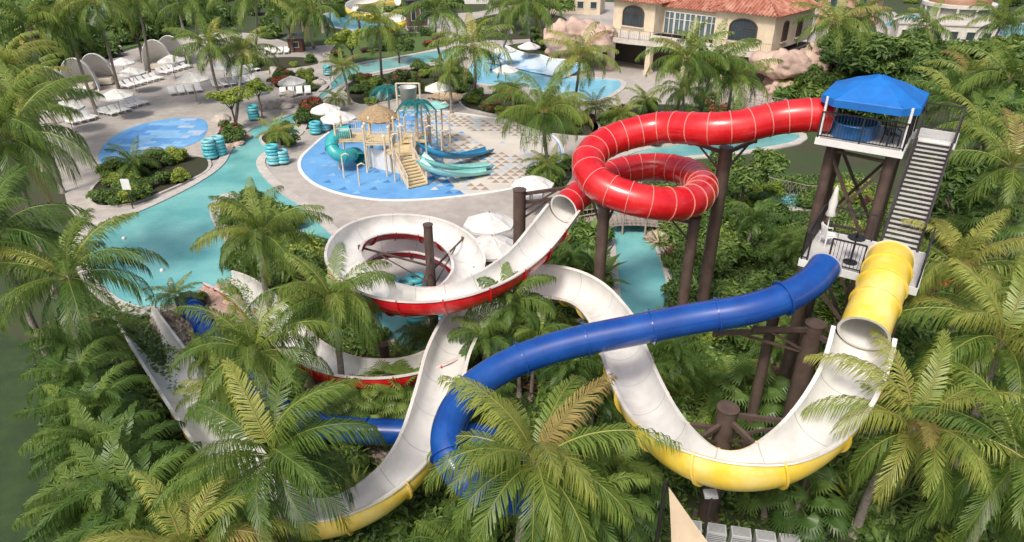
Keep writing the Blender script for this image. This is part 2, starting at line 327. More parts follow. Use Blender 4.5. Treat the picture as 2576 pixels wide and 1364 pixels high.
def slide_trough(parent,org,name,pts,r,mat,every=2.2,bank=1.6,half=98,r1=None,k0=.7):
    p=pathof(pts);LOW.extend(p[::4].tolist());T,S,U=frames(p,bank);a=math.radians(half);n=21;N_=len(p)
    s=np.linspace(0,1,N_);R=np.full(N_,r)
    if r1: f=np.clip((s-k0)/(1-k0)*2.5,0,1);R=r+(r1-r)*f*f*(3-2*f)
    mb=MB();arcsweep(mb,p,S,U,R+.05,-a,a,n,0);mb.obj("outer_shell",[mat],parent,org)
    flanges(p,S,U,R+.05,-a,a,n,every,.03,.09,lambda m:m.obj("joint_flange",[mat],parent,org))
    mb=MB();arcsweep(mb,p,S,U,R,-a,a,n,0,True)
    for sg in(-1,1):
        A=[p[i]+R[i]*(sg*math.sin(a)*S[i]-math.cos(a)*U[i]) for i in range(len(p))]
        B=[A[i]+S[i]*sg*.13 for i in range(len(p))];strip(mb,A,B,0)
        C=[B[i]-U[i]*.06 for i in range(len(p))];strip(mb,B,C,0)
    k=int(every/.2);ang=np.linspace(-a,a,n)
    for i in range(k,len(p)-3,k):
        vs=[]
        for q in ang:
            d=math.sin(q)*S[i]-math.cos(q)*U[i];vs+= [p[i]+d*(R[i]-.004)-T[i]*.012,p[i]+d*(R[i]-.004)+T[i]*.012]
        mb.add(vs,[(2*q,2*q+1,2*q+3,2*q+2) for q in range(n-1)],1)
    mb.obj(name,[white,M("joint_line",(.4,.39,.37),.6)],parent,org);return p
rt=thing("red_water_slide","red tube water slide opening into white trough with spirals","water slide",P(2070,300,0))
o=rt.location
redtube=[(2085,290,11.9),(2020,290,11.85),(1940,300,11.6),(1860,320,11.3),(1770,325,11.1),(1670,320,10.8),(1590,335,10.5),(1520,360,10.15),(1478,400,9.8),(1490,450,9.4),(1550,488,9.05),(1650,512,8.8),(1735,508,8.5),(1768,472,8.3),(1735,436,8.1),(1655,420,7.95),(1570,428,7.8),(1512,452,7.6),(1462,488,7.35),(1418,525,7.1)]
slide_tube(rt,o,"tube",redtube,.70,redS,.8,seamm=M("seam_pink",(.80,.28,.24),.5),ex=.03,wd=.016)
rtr=[(1418,525,7.05),(1380,575,6.7),(1320,645,6.3),(1230,705,5.95),(1120,742,5.65),(1000,742,5.4),(905,705,5.15),(862,645,4.95),(890,592,4.75),(970,566,4.6),(1075,572,4.4),(1155,612,4.2),(1180,680,3.9),(1110,742,3.7),(1000,752,3.5),(905,715,3.35),(880,660,3.2),(945,618,3.1),(1060,616,3.0),(1165,660,2.95),(1215,750,2.9),(1180,850,2.8),(1050,920,2.75),(900,930,2.6),(790,895,2.3),(715,835,1.9),(660,770,1.4),(600,722,.85),(548,700,.5)]
slide_trough(rt,o,"slide_channel",rtr,.74,redS,1.6,bank=.6,r1=.85,k0=.8)
ys=thing("yellow_water_slide","yellow tube water slide opening into winding white trough","water slide",P(2225,690,0));o=ys.location
slide_tube(ys,o,"tube",[(2238,655,9.0),(2226,700,8.9),(2208,750,8.65),(2188,795,8.38),(2172,840,8.1)],.73,yelS,.8,seamm=yelS,ex=.05)
ytr=[(2172,840,8.05),(2155,915,7.55),(2115,1000,7.0),(2045,1090,6.55),(1940,1150,6.2),(1830,1158,5.98),(1730,1125,5.76),(1650,1055,5.5),(1602,970,5.3),(1570,890,5.05),(1535,800,4.8),(1465,732,4.55),(1370,710,4.35),(1265,735,4.1),(1180,795,3.85),(1130,880,3.65),(1105,980,3.5),(1070,1090,3.35),(1010,1180,3.1),(920,1250,2.8),(810,1290,2.5),(700,1275,2.2),(615,1185,1.85),(540,1080,1.5),(465,975,1.2),(400,880,.85),(335,785,.5)]
slide_trough(ys,o,"slide_channel",ytr,.80,yelS,1.9,bank=1.2,r1=.88,k0=.68)
bs=thing("blue_water_slide","long winding enclosed blue tube water slide","water slide",P(2065,690,0));o=bs.location
blue=[(2075,670,8.9),(2050,705,8.7),(1985,745,8.4),(1880,780,8.05),(1750,800,7.7),(1600,830,7.35),(1450,860,7.0),(1310,903,6.6),(1200,965,6.2),(1135,1050,5.85),(1125,1140,5.5),(1180,1215,5.0),(1280,1250,4.4),(1390,1245,3.7),(1440,1200,3.0),(1400,1150,2.4),(1290,1115,1.9),(1150,1095,1.55),(1000,1087,1.4),(860,1080,1.25),(740,1050,1.1),(640,975,.9),(550,870,.7),(470,757,.55)]
slide_tube(bs,o,"tube",blue,.52,blueS,2.2)
# ------------------------------------------------------------------ support columns
def column(top,h,r=.27,arms=(),label="brown steel column holding up the slides",k=1.):
    t=P(top[0],top[1],h);c=thing("support_column",label,"column",(t.x,t.y,0),group="steel support columns of the slides")
    mb=MB();mb.cyl((0,0,0),(0,0,h),r,n=20);mb.cyl((0,0,h),(0,0,h+.03),r+.03,n=20);mb.cyl((0,0,.0),(0,0,.1),r+.15,n=20);mb.obj("post",brown,c)
    for a in arms:
        e=P(*a)-c.location;mb=MB();z0=min(h-.25,e.z-.1)
        mb.beam((0,0,z0),e,.13*k,.16*k);mb.beam((0,0,max(.4,z0-1.0)),V((e.x*.75,e.y*.75,z0+(e.z-z0)*.75-.08)),.08*k);mb.cyl(e-V((0,0,.12)),e+V((0,0,.1)),.1,n=10);mb.obj("bracket_arm",brown,c)
    return c
column((1828,372),10,.3,[(1740,358,10.1),(1900,353,10.2)])
column((1520,520),8.0,.26,[(1560,500,8.1),(1475,470,8.5)])
column((1748,548),7.6,.25,[(1670,545,7.9),(1770,500,7.5)])
column((1307,478),7.0,.32,[(1430,472,7.0),(1400,500,6.4)])
column((1076,566),6.4,.22,[(905,622,4.3),(1165,600,4.0),(1060,735,4.9)],k=.55)
column((1345,745),3.6,.25,[(1440,750,3.5),(1290,750,3.1)])
column((2052,815),6.9,.33,[(1800,838,6.9),(1900,828,7.1),(2140,890,6.6)])
column((1832,1027),5.2,.34,[(1655,1060,4.4),(2070,1072,5.1),(1750,1110,4.7),(1905,1125,4.9)])
column((965,868),1.7,.22,[])
column((1235,1130),3.4,.25,[(1150,1110,4.6)])
column((1960,735),7.8,.2,[])
column((1600,900),4.0,.22,[])
column((2095,965),6.1,.26,[(2120,975,6.1)])
column((860,1300),1.6,.2,[]);column((780,910),1.3,.2,[])
column((2190,790),7.4,.22,[])
# ------------------------------------------------------------------ tower
e1=V((.83,-.557,0));e2=V((.557,.83,0));TO=V((12.55,27.2,0));rz=math.atan2(e1.y,e1.x)
tw=thing("slide_tower","tall steel slide tower with blue fabric canopy and stairs","slide tower",TO,rz)
deckM=M("deck_grey",(.52,.51,.49),.7,(.44,.43,.42),2,.1)
def plat(name,x0,x1,y0,y1,z):
    mb=MB();mb.box(((x0+x1)/2,(y0+y1)/2,z-.04),(x1-x0,y1-y0,.08),0,0);
    for q in(y0-.03,y1+.03):mb.box(((x0+x1)/2,q,z-.13),(x1-x0+.12,.06,.28),0,1)
    for q in(x0-.03,x1+.03):mb.box((q,(y0+y1)/2,z-.13),(.06,y1-y0,.27),0,1)
    n=4
    for i in range(n):mb.box((x0+(x1-x0)*(i+.5)/n,(y0+y1)/2,z-.17),(.08,y1-y0-.05,.16),0,2)
    mb.obj(name,[deckM,wht,brown],tw)
plat("upper_platform",0,3.15,0,3.1,11.2);plat("stair_landing",3.35,4.75,2.35,3.8,11.2);plat("lower_deck",1.2,5.0,-5.2,-2.2,8.2)
mb=MB();mb.box((3.25,2.9,11.15),(.2,1.4,.06));mb.obj("landing_plate",deckM,tw)
def railing(segs,parent,name="railing",mat=darkst,pick=.12,hh=1.08):
    mb=MB()
    for a,b in segs:
        a=V(a);b=V(b);L_=(b-a).length;n=max(1,round(L_/1.3))
        for i in range(n+1):
            q=a.lerp(b,i/n);mb.beam(q,q+V((0,0,hh)),.06)
        mb.beam(a+V((0,0,hh)),b+V((0,0,hh)),.06,.05);mb.beam(a+V((0,0,.1)),b+V((0,0,.1)),.04)
        k=int(L_/pick)
        for i in range(1,k):
            q=a.lerp(b,i/k);mb.beam(q+V((0,0,.1)),q+V((0,0,hh)),.018)
    return mb.obj(name,mat,parent)
z=11.2
railing([((0,0,z),(3.15,0,z)),((3.15,0,z),(3.15,2.2,z)),((0,3.1,z),(3.2,3.1,z)),((0,1.7,z),(0,3.1,z)),((3.35,3.8,z),(4.75,3.8,z)),((4.75,3.8,z),(4.75,2.3,z))],tw)
z=8.2
railing([((1.2,-5.2,z),(1.2,-2.2,z)),((2.1,-5.2,z),(3.2,-5.2,z)),((5.0,-5.2,z),(5.0,-2.2,z)),((1.2,-2.2,z),(3.1,-2.2,z)),((1.2,-5.2,z),(1.4,-5.2,z))],tw)
for (x,y,zt) in [(.5,.9,11.0),(.5,2.6,11.0),(2.8,.6,11.0),(2.8,2.7,11.0),(1.5,-2.5,8.0),(4.6,-4.6,8.0),(1.5,-4.7,8.0),(4.6,-2.6,8.0),(4.5,3.2,11.0)]:
    mb=MB();mb.cyl((x,y,0),(x,y,zt-.1),.22,n=16);mb.obj("column",brown,tw)
def X(a,b):
    mb=MB();mb.beam(a,b,.12);mb.obj("cross_brace",brown,tw)
for za,zb in((10.4,6.6),(6.4,2.6)):
    for (p,q) in (((.5,.9),(2.8,.6)),((2.8,.6),(2.8,2.7)),((.5,2.6),(2.8,2.7)),((.5,.9),(.5,2.6))):
        X((*p,za),(*q,zb));X((*q,za-.02),(*p,zb));X((*p,za+.1),(*q,za+.1))
for (p,q) in (((1.5,-4.7),(4.6,-4.6)),((4.6,-4.6),(4.6,-2.6)),((1.5,-2.5),(1.5,-4.7))):
    X((*p,7.4),(*q,4.2));X((*q,7.38),(*p,4.2))
can=M("canopy_blue",(.01,.17,.56),.6,(.008,.13,.46),1.5,.25,4)
mb=MB();cx,cy=1.57,1.55
co8=[(-1.78,-1.2),(-1.2,-1.78),(1.2,-1.78),(1.78,-1.2),(1.78,1.2),(1.2,1.78),(-1.2,1.78),(-1.78,1.2)]
rg=[(.07,13.62),(.5,13.38),(1.0,12.9),(1.012,12.86),(1.012,12.58)]
vs=[(cx+a*f,cy+b*f,z_-(.03 if f==.5 else 0)) for f,z_ in rg for a,b in co8]
mb.add(vs,[(i*8+j,i*8+(j+1)%8,(i+1)*8+(j+1)%8,(i+1)*8+j) for i in range(len(rg)-1) for j in range(8)]+[tuple(range(8))])
for a,b in co8: mb.beam((cx+a*.07,cy+b*.07,13.635),(cx+a,cy+b,12.91),.04,.03)
mb.obj("canopy",can,tw)
mb=MB()
for x in(.05,3.1):
    for y in(.05,3.05):mb.cyl((x,y,11.2),(x,y,12.88),.055,n=8)
for a,b in(((.05,.05),(3.1,.05)),((3.1,.05),(3.1,3.05)),((3.1,3.05),(.05,3.05)),((.05,3.05),(.05,.05))):mb.beam((*a,12.82),(*b,12.82),.07);mb.beam((*a,12.8),(cx,cy,13.5),.04)
mb.obj("canopy_frame",wht,tw)
mb=MB();mb.lathe((1.15,1.05,11.2),[(.86,0),(.92,.55),(.97,.6),(.85,.62),(.8,.25),(.0,.22)],28);mb.obj("start_tub",M("tub_blue",(.01,.13,.38),.3,coat=.3),tw)
mb=MB();mb.lathe((1.15,1.05,11.2),[(.8,.4),(.0,.4)],28);mb.obj("tub_water",watermat("tub_water",(.03,.2,.3),(.04,.25,.33)),tw)
mb=MB();ns=23
for i in range(ns):
    f=i/ns;y=2.35-4.5*(f+.5/ns);zz=11.2-3.0*(i+1)/(ns+1)
    mb.box((4.05,y,zz),(1.15,.2,.04),0,0);mb.box((4.05,y-.1,zz-.03),(1.15,.03,.06),0,1)
for x in(3.43,4.67):mb.beam((x,2.35,11.1),(x,-2.2,8.1),.06,.28,1)
mb.obj("staircase",[deckM,darkst],tw)
for x in(3.4,4.7):
    mb=MB();a=V((x,2.35,11.2));b=V((x,-2.2,8.2))
    mb.beam(a+V((0,0,1.05)),b+V((0,0,1.05)),.06);mb.beam(a+V((0,0,.55)),b+V((0,0,.55)),.035)
    for i in range(5):
        q=a.lerp(b,i/4);mb.beam(q,q+V((0,0,1.05)),.05)
    mb.obj("stair_railing",darkst,tw)
def tw2(x,y,z):return TO+e1*x+e2*y+V((0,0,z))
def chair(label,loc,rz_,mat):
    c=thing("plastic_chair",label,"chair",loc,rz_);mb=MB()
    mb.box((0,0,.42),(.46,.44,.03));mb.obj("seat",mat,c)
    mb=MB()
    n=7
    for i in range(n):
        a=math.radians(-55+110*i/(n-1));x=.23*math.sin(a)*1.2;y=.16+.07*math.cos(a);mb.beam((x*.9,y,.43),(x,y+.09,.86),.05,.02)
    mb.pipe([(.28*math.sin(a_),.2+.1*math.cos(a_),.87) for a_ in np.linspace(-1.1,1.1,9)],.025,6);mb.obj("backrest",mat,c)
    for x in(-.2,.2):
        mb=MB();mb.pipe([(x*1.2,-.2,.0),(x*1.2,-.2,.6),(x*1.25,.2,.64)],.024,6);mb.obj("armrest",mat,c)
        for y in(-.19,.2):
            mb=MB();mb.beam((x,y,.42),(x*1.15,y*1.15,0),.04);mb.obj("leg",mat,c)
    return c
chair("white plastic armchair on the lower slide deck",tw2(1.75,-3.5,8.2),rz+2.2,wht)
chair("black plastic chair on the upper slide platform",tw2(2.6,.6,11.2),rz+.6,blkM)
t=thing("bar_table","small dark round table on the slide deck","table",tw2(2.75,-4.5,8.2));mb=MB();mb.cyl((0,0,.98),(0,0,1.02),.3,n=20);mb.obj("table_top",blkM,t)
mb=MB();mb.cyl((0,0,0),(0,0,.98),.035,n=8);mb.cyl((0,0,0),(0,0,.04),.25,n=16);mb.obj("pedestal",blkM,t)
b=thing("drink_bottle","dark bottle standing on the round table","bottle",tw2(2.75,-4.5,9.22));mb=MB();mb.lathe((0,0,0),[(0,0),(.045,0),(.045,.18),(.018,.25),(.018,.32),(0,.32)],12);mb.obj("bottle_body",blkM,b)
# ------------------------------------------------------------------ umbrellas
def umbrella_open():
    u=thing("market_umbrella","open white patio umbrella with panels on the deck","umbrella",(0,0,-50),group="white patio umbrellas")
    mb=MB();N=8
    def ring(r,z_):
        return [V((r*math.cos(2*math.pi*i/N),r*math.sin(2*math.pi*i/N),z_)) for i in range(N)]
    R1=ring(.05,3.05);R2=ring(.85,2.72);R3=ring(1.6,2.36);R4=ring(1.61,2.2)
    for k,(A,B) in enumerate(((R1,R2),(R2,R3))):
        for i in range(N):
            a,b,c,d=A[i],A[(i+1)%N],B[(i+1)%N],B[i];m=(a+b+c+d)/4-V((0,0,.06));mb.add([a,b,c,d,m],[(0,1,4),(1,2,4),(2,3,4),(3,0,4)])
    mb.add(R3+R4,[(i,(i+1)%N,N+(i+1)%N,N+i) for i in range(N)]);mb.obj("canopy",fabric,u)
    mb=MB();mb.cyl((0,0,0),(0,0,3.15),.03,n=8)
    for i in range(8):
        t_=2*math.pi*i/8;mb.beam((0,0,2.0),(.8*math.cos(t_),.8*math.sin(t_),2.6),.02)
    mb.obj("pole",M("pole_wood",(.3,.2,.12),.6),u);mb=MB();mb.cyl((0,0,0),(0,0,.09),.3,n=16);mb.obj("base",conc,u);return u
um=umbrella_open();first=True
ul=[(1231,552,1.0),(1340,456,.95),(1238,612,1.0),(850,290,1.),(818,270,.9),(733,201,.95),(1103,216,.95),(1272,172,.95),(1270,121,.95),(1331,113,.95),(291,235,1.),(163,265,1),(306,154,.9),(330,178,.95),(430,147,1.),(482,193,1.1),(600,175,.9),(560,165,.9),(645,225,.9)]
for x,y,s in ul:
    p=P(x,y,2.6*s);loc=(p.x,p.y,0)
    if first: um.location=loc;um.scale=(s,s,s);um.rotation_euler=(0,0,.2);first=False
    else: clone(um,loc,rnd.uniform(0,1.5),s)
cu=thing("closed_umbrella","folded white umbrella standing on the slide deck","umbrella",tw2(1.5,-2.6,8.2));mb=MB();mb.lathe((0,0,0),[(.02,2.05),(.07,1.98),(.1,1.7),(.16,1.4),(.13,1.1),(.2,.88),(.16,.84)],12,0,True);mb.obj("canopy",fabric,cu)
mb=MB();mb.cyl((0,0,0),(0,0,2.1),.025,n=8);mb.cyl((0,0,0),(0,0,.08),.22,n=16);mb.obj("pole",wht,cu)
# ------------------------------------------------------------------ loungers
def lounger(fm,lab):
    l=thing("sun_lounger",lab,"sun lounger",(0,0,-50),group="sun loungers on the pool deck")
    mb=MB();mb.box((0,-.35,.33),(.62,1.25,.05));mb.obj("seat",fm,l)
    mb=MB();mb.obox((0,.5,.52),V((.31,0,0)),V((0,.26,.24)),V((0,-.018,.02)));mb.obj("backrest",fm,l)
    mb=MB()
    for x in(-.33,.33):
        mb.beam((x,-.98,.3),(x,.3,.3),.04,.06);mb.beam((x,.3,.3),(x,.76,.72),.04,.05)
        for y in(-.85,.35):mb.beam((x,y,.3),(x,y,0),.04)
    mb.obj("frame",wht,l);return l
lw=lounger(wht,"white sun lounger with raised back on the pool deck");lt=lounger(tanf,"tan sun lounger with raised back by the splash pad")
used={id(lw):False,id(lt):False}
rows=[((315,222),(395,200),7,lw),((275,290),(312,280),3,lw),((322,272),(358,262),3,lw),((180,312),(222,302),3,lw),((228,298),(262,288),3,lw),((410,187),(468,170),5,lw),((435,238),(500,230),5,lw),((672,136),(722,134),6,lw),((712,240),(775,236),5,lw),((1092,246),(1148,258),6,lt),((545,220),(640,205),7,lw),((140,240),(215,238),5,lw),((590,188),(640,178),4,lw),((1320,500),(1352,500),2,lw)]
for a,b,n,tm in rows:
    A=P(*a);B=P(*b);d=(B-A).normalized();nrm=V((-d.y,d.x,0));ang=math.atan2(nrm.y,nrm.x)-math.pi/2
    n=max(2,min(n,int((B-A).length/.8)+1))
    for i in range(n):
        q=A.lerp(B,i/(n-1));r_=ang+rnd.uniform(-.06,.06)
        if not used[id(tm)]:tm.location=q;tm.rotation_euler=(0,0,r_);used[id(tm)]=True
        else:clone(tm,q,r_,1)
# ------------------------------------------------------------------ float tubes
tubeM=[M("tube_aqua",(.10,.5,.58),.35),M("tube_pale",(.25,.6,.66),.35)]
def torus(mb,R_,r_,n=20,m=8,mi=0):
    vs=[((R_+r_*math.cos(2*math.pi*j/m))*math.cos(2*math.pi*i/n),(R_+r_*math.cos(2*math.pi*j/m))*math.sin(2*math.pi*i/n),r_*math.sin(2*math.pi*j/m)) for i in range(n) for j in range(m)]
    mb.add(vs,[(i*m+j,((i+1)%n)*m+j,((i+1)%n)*m+(j+1)%m,i*m+(j+1)%m) for i in range(n) for j in range(m)],mi,True)
tms=[]
for k in range(2):
    mb=MB();torus(mb,.43,.15);tms.append(mb.mesh("float_tube",[tubeM[k]]))
for x,y,n in [(532,400,6),(556,392,6),(690,415,6),(712,412,4),(640,302,5),(795,338,4),(818,330,3),(825,190,4),(1050,805,6),(1020,740,3),(1048,730,3),(988,728,2),(1110,800,3)]:
    p=P(x,y)
    for i in range(n):
        ob=bpy.data.objects.new("float_tube",tms[rnd.random()<.4]);col.objects.link(ob);ob.location=(p.x+rnd.uniform(-.05,.05),p.y+rnd.uniform(-.05,.05),.26+i*.27);ob.rotation_euler=(rnd.uniform(-.04,.04),rnd.uniform(-.04,.04),0)
        tag(ob,"aqua inflatable ring stacked beside the river","float tube","stacked inflatable river rings")
mb=MB();mb.lathe((0,0,0),[(0,-.14),(.1,-.1),(.14,0),(.1,.1),(0,.14)],12);bm=mb.mesh("float_buoy",[wht])
for x,y in[(312,600),(380,638),(330,665),(408,680),(430,715)]:
    ob=bpy.data.objects.new("float_buoy",bm);col.objects.link(ob);ob.location=P(x,y,.05);tag(ob,"small white buoy on the pool water","buoy","lane buoys on the pool")
# ------------------------------------------------------------------ plants
def leafmesh(name,V_,F_,T_,mat):
    me=bpy.data.meshes.new(name);me.from_pydata(V_.tolist() if hasattr(V_,'tolist') else V_,[],F_);me.materials.append(mat)
    a=me.attributes.new('tint','FLOAT','POINT');a.data.foreach_set('value',np.array(T_,dtype=np.float32));me.update();return me
class LB:
    def __init__(s):s.v=[];s.f=[];s.t=[];s.n=0
    def add(s,v,f,t):
        s.v.append(np.asarray(v,float));s.f+=[tuple(i+s.n for i in q) for q in f];s.t.append(np.broadcast_to(t,(len(v),)).astype(float));s.n+=len(v)
    def mesh(s,name,mat):return leafmesh(name,np.concatenate(s.v),s.f,np.concatenate(s.t),mat)
def frond(lb,r,L,elev,az,droop,nl,wl,ll,tint,start=.12,grav=.25,bend=0,base=(0,0,0),vup=.15):
    ns=14;s=np.linspace(0,1,ns);pitch=elev-droop*s**1.25;ds=L/(ns-1);azs=az+bend*s**2
    dx=np.cos(pitch)*np.cos(azs);dy=np.cos(pitch)*np.sin(azs);dz=np.sin(pitch);D=np.stack([dx,dy,dz],1)
    Pp=np.vstack([[0,0,0],np.cumsum(D[:-1]*ds,0)])+np.array(base)
    S=np.stack([-np.sin(azs),np.cos(azs),0*azs],1);w_=.026*L/3.5*(1-.85*s)[:,None]
    up=np.cross(D,S);up=np.where(up[:,2:]<0,-up,up)
    rv=np.concatenate([Pp-S*w_,Pp+S*w_,Pp+up*w_*1.2]);rf=[(i,i+1,2*ns+i+1,2*ns+i) for i in range(ns-1)]+[(2*ns+i,2*ns+i+1,ns+i+1,ns+i) for i in range(ns-1)]
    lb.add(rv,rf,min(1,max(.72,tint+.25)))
    t=np.linspace(start,1,nl);X_=lambda A:np.stack([np.interp(t,s,A[:,k]) for k in range(3)],1)
    B=X_(Pp);T=X_(D);Sd=X_(S);N=X_(up)
    prof=np.sin(np.pi*np.clip(.18+.74*(t-start)/(1-start),0,1))**.6
    for sg in(-1,1):
        l=(ll*prof*(1+r.uniform(-.12,.12,nl)))[:,None];fw=(np.radians(30)+np.radians(42)*t**1.5+r.uniform(-.12,.12,nl))[:,None]
        d=sg*Sd*np.cos(fw)+T*np.sin(fw);g=grav*(1+r.uniform(-.35,.35,nl))[:,None]
        m=B+d*l*.5+N*l*vup*.6-np.array([0,0,1.])*l*g*.25;tip=B+d*l*(.92-.25*g)-np.array([0,0,1.])*l*g*.95
        wv=T*wl/2
        vs=np.concatenate([B-wv*.5,B+wv*.5,m-wv,m+wv,tip]);k=nl
        fs=[(i,k+i,3*k+i,2*k+i) for i in range(k)]+[(2*k+i,3*k+i,4*k+i) for i in range(k)]
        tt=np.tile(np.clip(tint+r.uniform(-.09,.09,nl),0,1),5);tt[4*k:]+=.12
        lb.add(vs,fs,np.clip(tt,0,1))
def coconut_crown(seed,nf=25,L=4.,nl=68,dead=1,wl=.05):
    r=np.random.default_rng(seed);lb=LB()
    for i in range(nf):
        q=i/(nf-1);az=i*2.39996+r.uniform(-.35,.35);el=math.radians(80-84*q**.85+r.uniform(-9,9));dr=math.radians(70+44*q+r.uniform(-15,20))
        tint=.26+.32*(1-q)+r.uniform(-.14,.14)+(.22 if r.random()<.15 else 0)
        frond(lb,r,L*(.74+.33*math.sin(math.pi*min(1,.25+q*.7)))*r.uniform(.84,1.1),el,az,dr,nl,wl,L*.24,tint,.15,.5+.45*q,r.uniform(-.45,.45))
    for i in range(dead): frond(lb,r,L*.75,math.radians(-45),r.uniform(0,6.3),math.radians(40),nl//2,.06,L*.13,.97,.2,.9)
    for i in range(7):
        a=i*.9;c=np.array([.28*math.cos(a),.28*math.sin(a),-.25-.1*(i%2)]);k=6;vs=[];fs=[]
        for u in range(4):
            for j in range(k):
                th=math.pi*(u+.5)/4;vs.append(c+.13*np.array([math.sin(th)*math.cos(j*1.047),math.sin(th)*math.sin(j*1.047),math.cos(th)*1.2]))
        for u in range(3):
            for j in range(k):fs.append((u*k+j,u*k+(j+1)%k,(u+1)*k+(j+1)%k,(u+1)*k+j))
        lb.add(vs,fs,.72)
    return lb.mesh("crown",palmM)
def arching_crown(seed,nf=17,L=2.3,nl=44,multi=1,mat=None,wl=.055):
    r=np.random.default_rng(seed);lb=LB()
    for m_ in range(multi):
        b=(0,0,0) if multi==1 else (r.uniform(-.9,.9),r.uniform(-.9,.9),r.uniform(-1.1,.3))
        for i in range(nf):
            q=i/(nf-1);frond(lb,r,L*r.uniform(.8,1.1),math.radians(82-62*q+r.uniform(-8,8)),i*2.4+r.uniform(-.4,.4),math.radians(90+40*q),nl,wl,L*.27,.3+.3*(1-q)+r.uniform(-.18,.2),.12,.75,r.uniform(-.35,.35),b,.3)
    return lb.mesh("crown",mat or darkM)
def fan_crown(seed,nf=22,L=1.3,R_=.75):
    r=np.random.default_rng(seed);lb=LB()
    for i in range(nf):
        q=i/(nf-1);az=i*2.4+r.uniform(-.2,.2);el=math.radians(80-95*q+r.uniform(-8,8));d=np.array([math.cos(el)*math.cos(az),math.cos(el)*math.sin(az),math.sin(el)]);c=d*L*r.uniform(.8,1.1)
        S=np.array([-math.sin(az),math.cos(az),0]);d2=np.array([math.cos(el-.6)*math.cos(az),math.cos(el-.6)*math.sin(az),math.sin(el-.6)]);N=np.cross(S,d2)*-1
        lb.add([-S*.02,S*.02,c+S*.015,c-S*.015],[(0,1,2,3)],.7);nb=20;vs=[];fs=[];tt=.35+.3*(1-q)+r.uniform(-.15,.15)
        for k in range(nb):
            a=math.radians(-125+250*k/(nb-1));dd=d2*math.cos(a)+S*math.sin(a);pp=-d2*math.sin(a)+S*math.cos(a);Rr=R_*(1-.15*abs(a)/2)*r.uniform(.9,1.05)
            o_=len(vs);w2=Rr*.6*.10;vs+=[c,c+dd*Rr*.6+pp*w2+N*.02,c+dd*Rr*.6-pp*w2-N*.02,c+dd*Rr-np.array([0,0,.25*Rr])];fs+=[(o_,o_+1,o_+2),(o_+1,o_+3,o_+2)]
        lb.add(vs,fs,tt)
    return lb.mesh("crown",darkM)
def leafcloud(seed,n,lobes,size,mat,name="foliage",hang=0):
    r=np.random.default_rng(seed);lb=LB()
    c=[];nn=[];tt=[]
    wts=np.array([l[3]**2 for l in lobes]);wts=wts/wts.sum();ids=r.choice(len(lobes),size=n,p=wts)
    for i in range(n):
        L_=lobes[ids[i]];d=r.normal(size=3);d/=np.linalg.norm(d);rad=r.random()**.28
        if d[2]<-.3 and not hang:d[2]*=-.6
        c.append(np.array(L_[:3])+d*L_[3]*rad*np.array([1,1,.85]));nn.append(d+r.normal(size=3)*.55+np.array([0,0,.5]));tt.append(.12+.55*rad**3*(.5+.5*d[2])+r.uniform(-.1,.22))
    c=np.array(c);nn=np.array(nn);nn/=np.linalg.norm(nn,axis=1)[:,None];a=r.normal(size=(n,3));a-=nn*(a*nn).sum(1)[:,None];a/=np.linalg.norm(a,axis=1)[:,None];b=np.cross(nn,a)
    sz=(size*r.uniform(.6,1.3,n))[:,None]
    vs=np.concatenate([c-a*sz,c+b*sz*.38,c+a*sz-nn*sz*.25,c-b*sz*.38]);fs=[(i,n+i,2*n+i,3*n+i) for i in range(n)]
    lb.add(vs,fs,np.clip(np.tile(tt,4),0,1));return lb.mesh(name,mat)
def lobes(r,n,rad,h,lr):return [(r.uniform(-rad,rad),r.uniform(-rad,rad),r.uniform(.3,1)*h,lr*r.uniform(.7,1.2)) for _ in range(n)]
def rosette(seed,n,L,wd,mat,el0=80,el1=15):
    r=np.random.default_rng(seed);lb=LB()
    for i in range(n):
        q=i/n;az=i*2.4+r.uniform(-.3,.3);el=math.radians(el0-(el0-el1)*q);l=L*r.uniform(.75,1.1);s=np.linspace(0,1,5);p=el-1.0*s**1.5
        D=np.stack([np.cos(p)*math.cos(az),np.cos(p)*math.sin(az),np.sin(p)],1);Q=np.vstack([[0,0,0],np.cumsum(D[:-1]*l/4,0)]);S=np.array([-math.sin(az),math.cos(az),0]);w_=(wd*np.array([.5,.9,1,.7,.05]))[:,None]
        lb.add(np.concatenate([Q-S*w_,Q+S*w_]),[(k,5+k,6+k,k+1) for k in range(4)],.3+.5*r.random())
    return lb.mesh("foliage",mat)
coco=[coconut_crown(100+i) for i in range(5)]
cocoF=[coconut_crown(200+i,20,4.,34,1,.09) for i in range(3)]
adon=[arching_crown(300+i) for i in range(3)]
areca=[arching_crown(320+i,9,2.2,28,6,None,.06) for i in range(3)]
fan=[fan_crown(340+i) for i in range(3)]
rr=random.Random(8)
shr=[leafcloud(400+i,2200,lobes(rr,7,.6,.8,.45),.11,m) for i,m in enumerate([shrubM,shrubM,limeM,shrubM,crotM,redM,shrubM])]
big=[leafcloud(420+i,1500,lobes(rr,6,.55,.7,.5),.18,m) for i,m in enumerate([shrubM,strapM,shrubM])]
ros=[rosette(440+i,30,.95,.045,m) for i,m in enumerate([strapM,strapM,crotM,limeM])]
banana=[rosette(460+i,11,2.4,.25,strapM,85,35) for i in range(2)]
treeL=[leafcloud(480+i,4600,lobes(rr,14,2.0,2.4,.95),.22,m,"crown") for i,m in enumerate([shrubM,limeM,shrubM])]
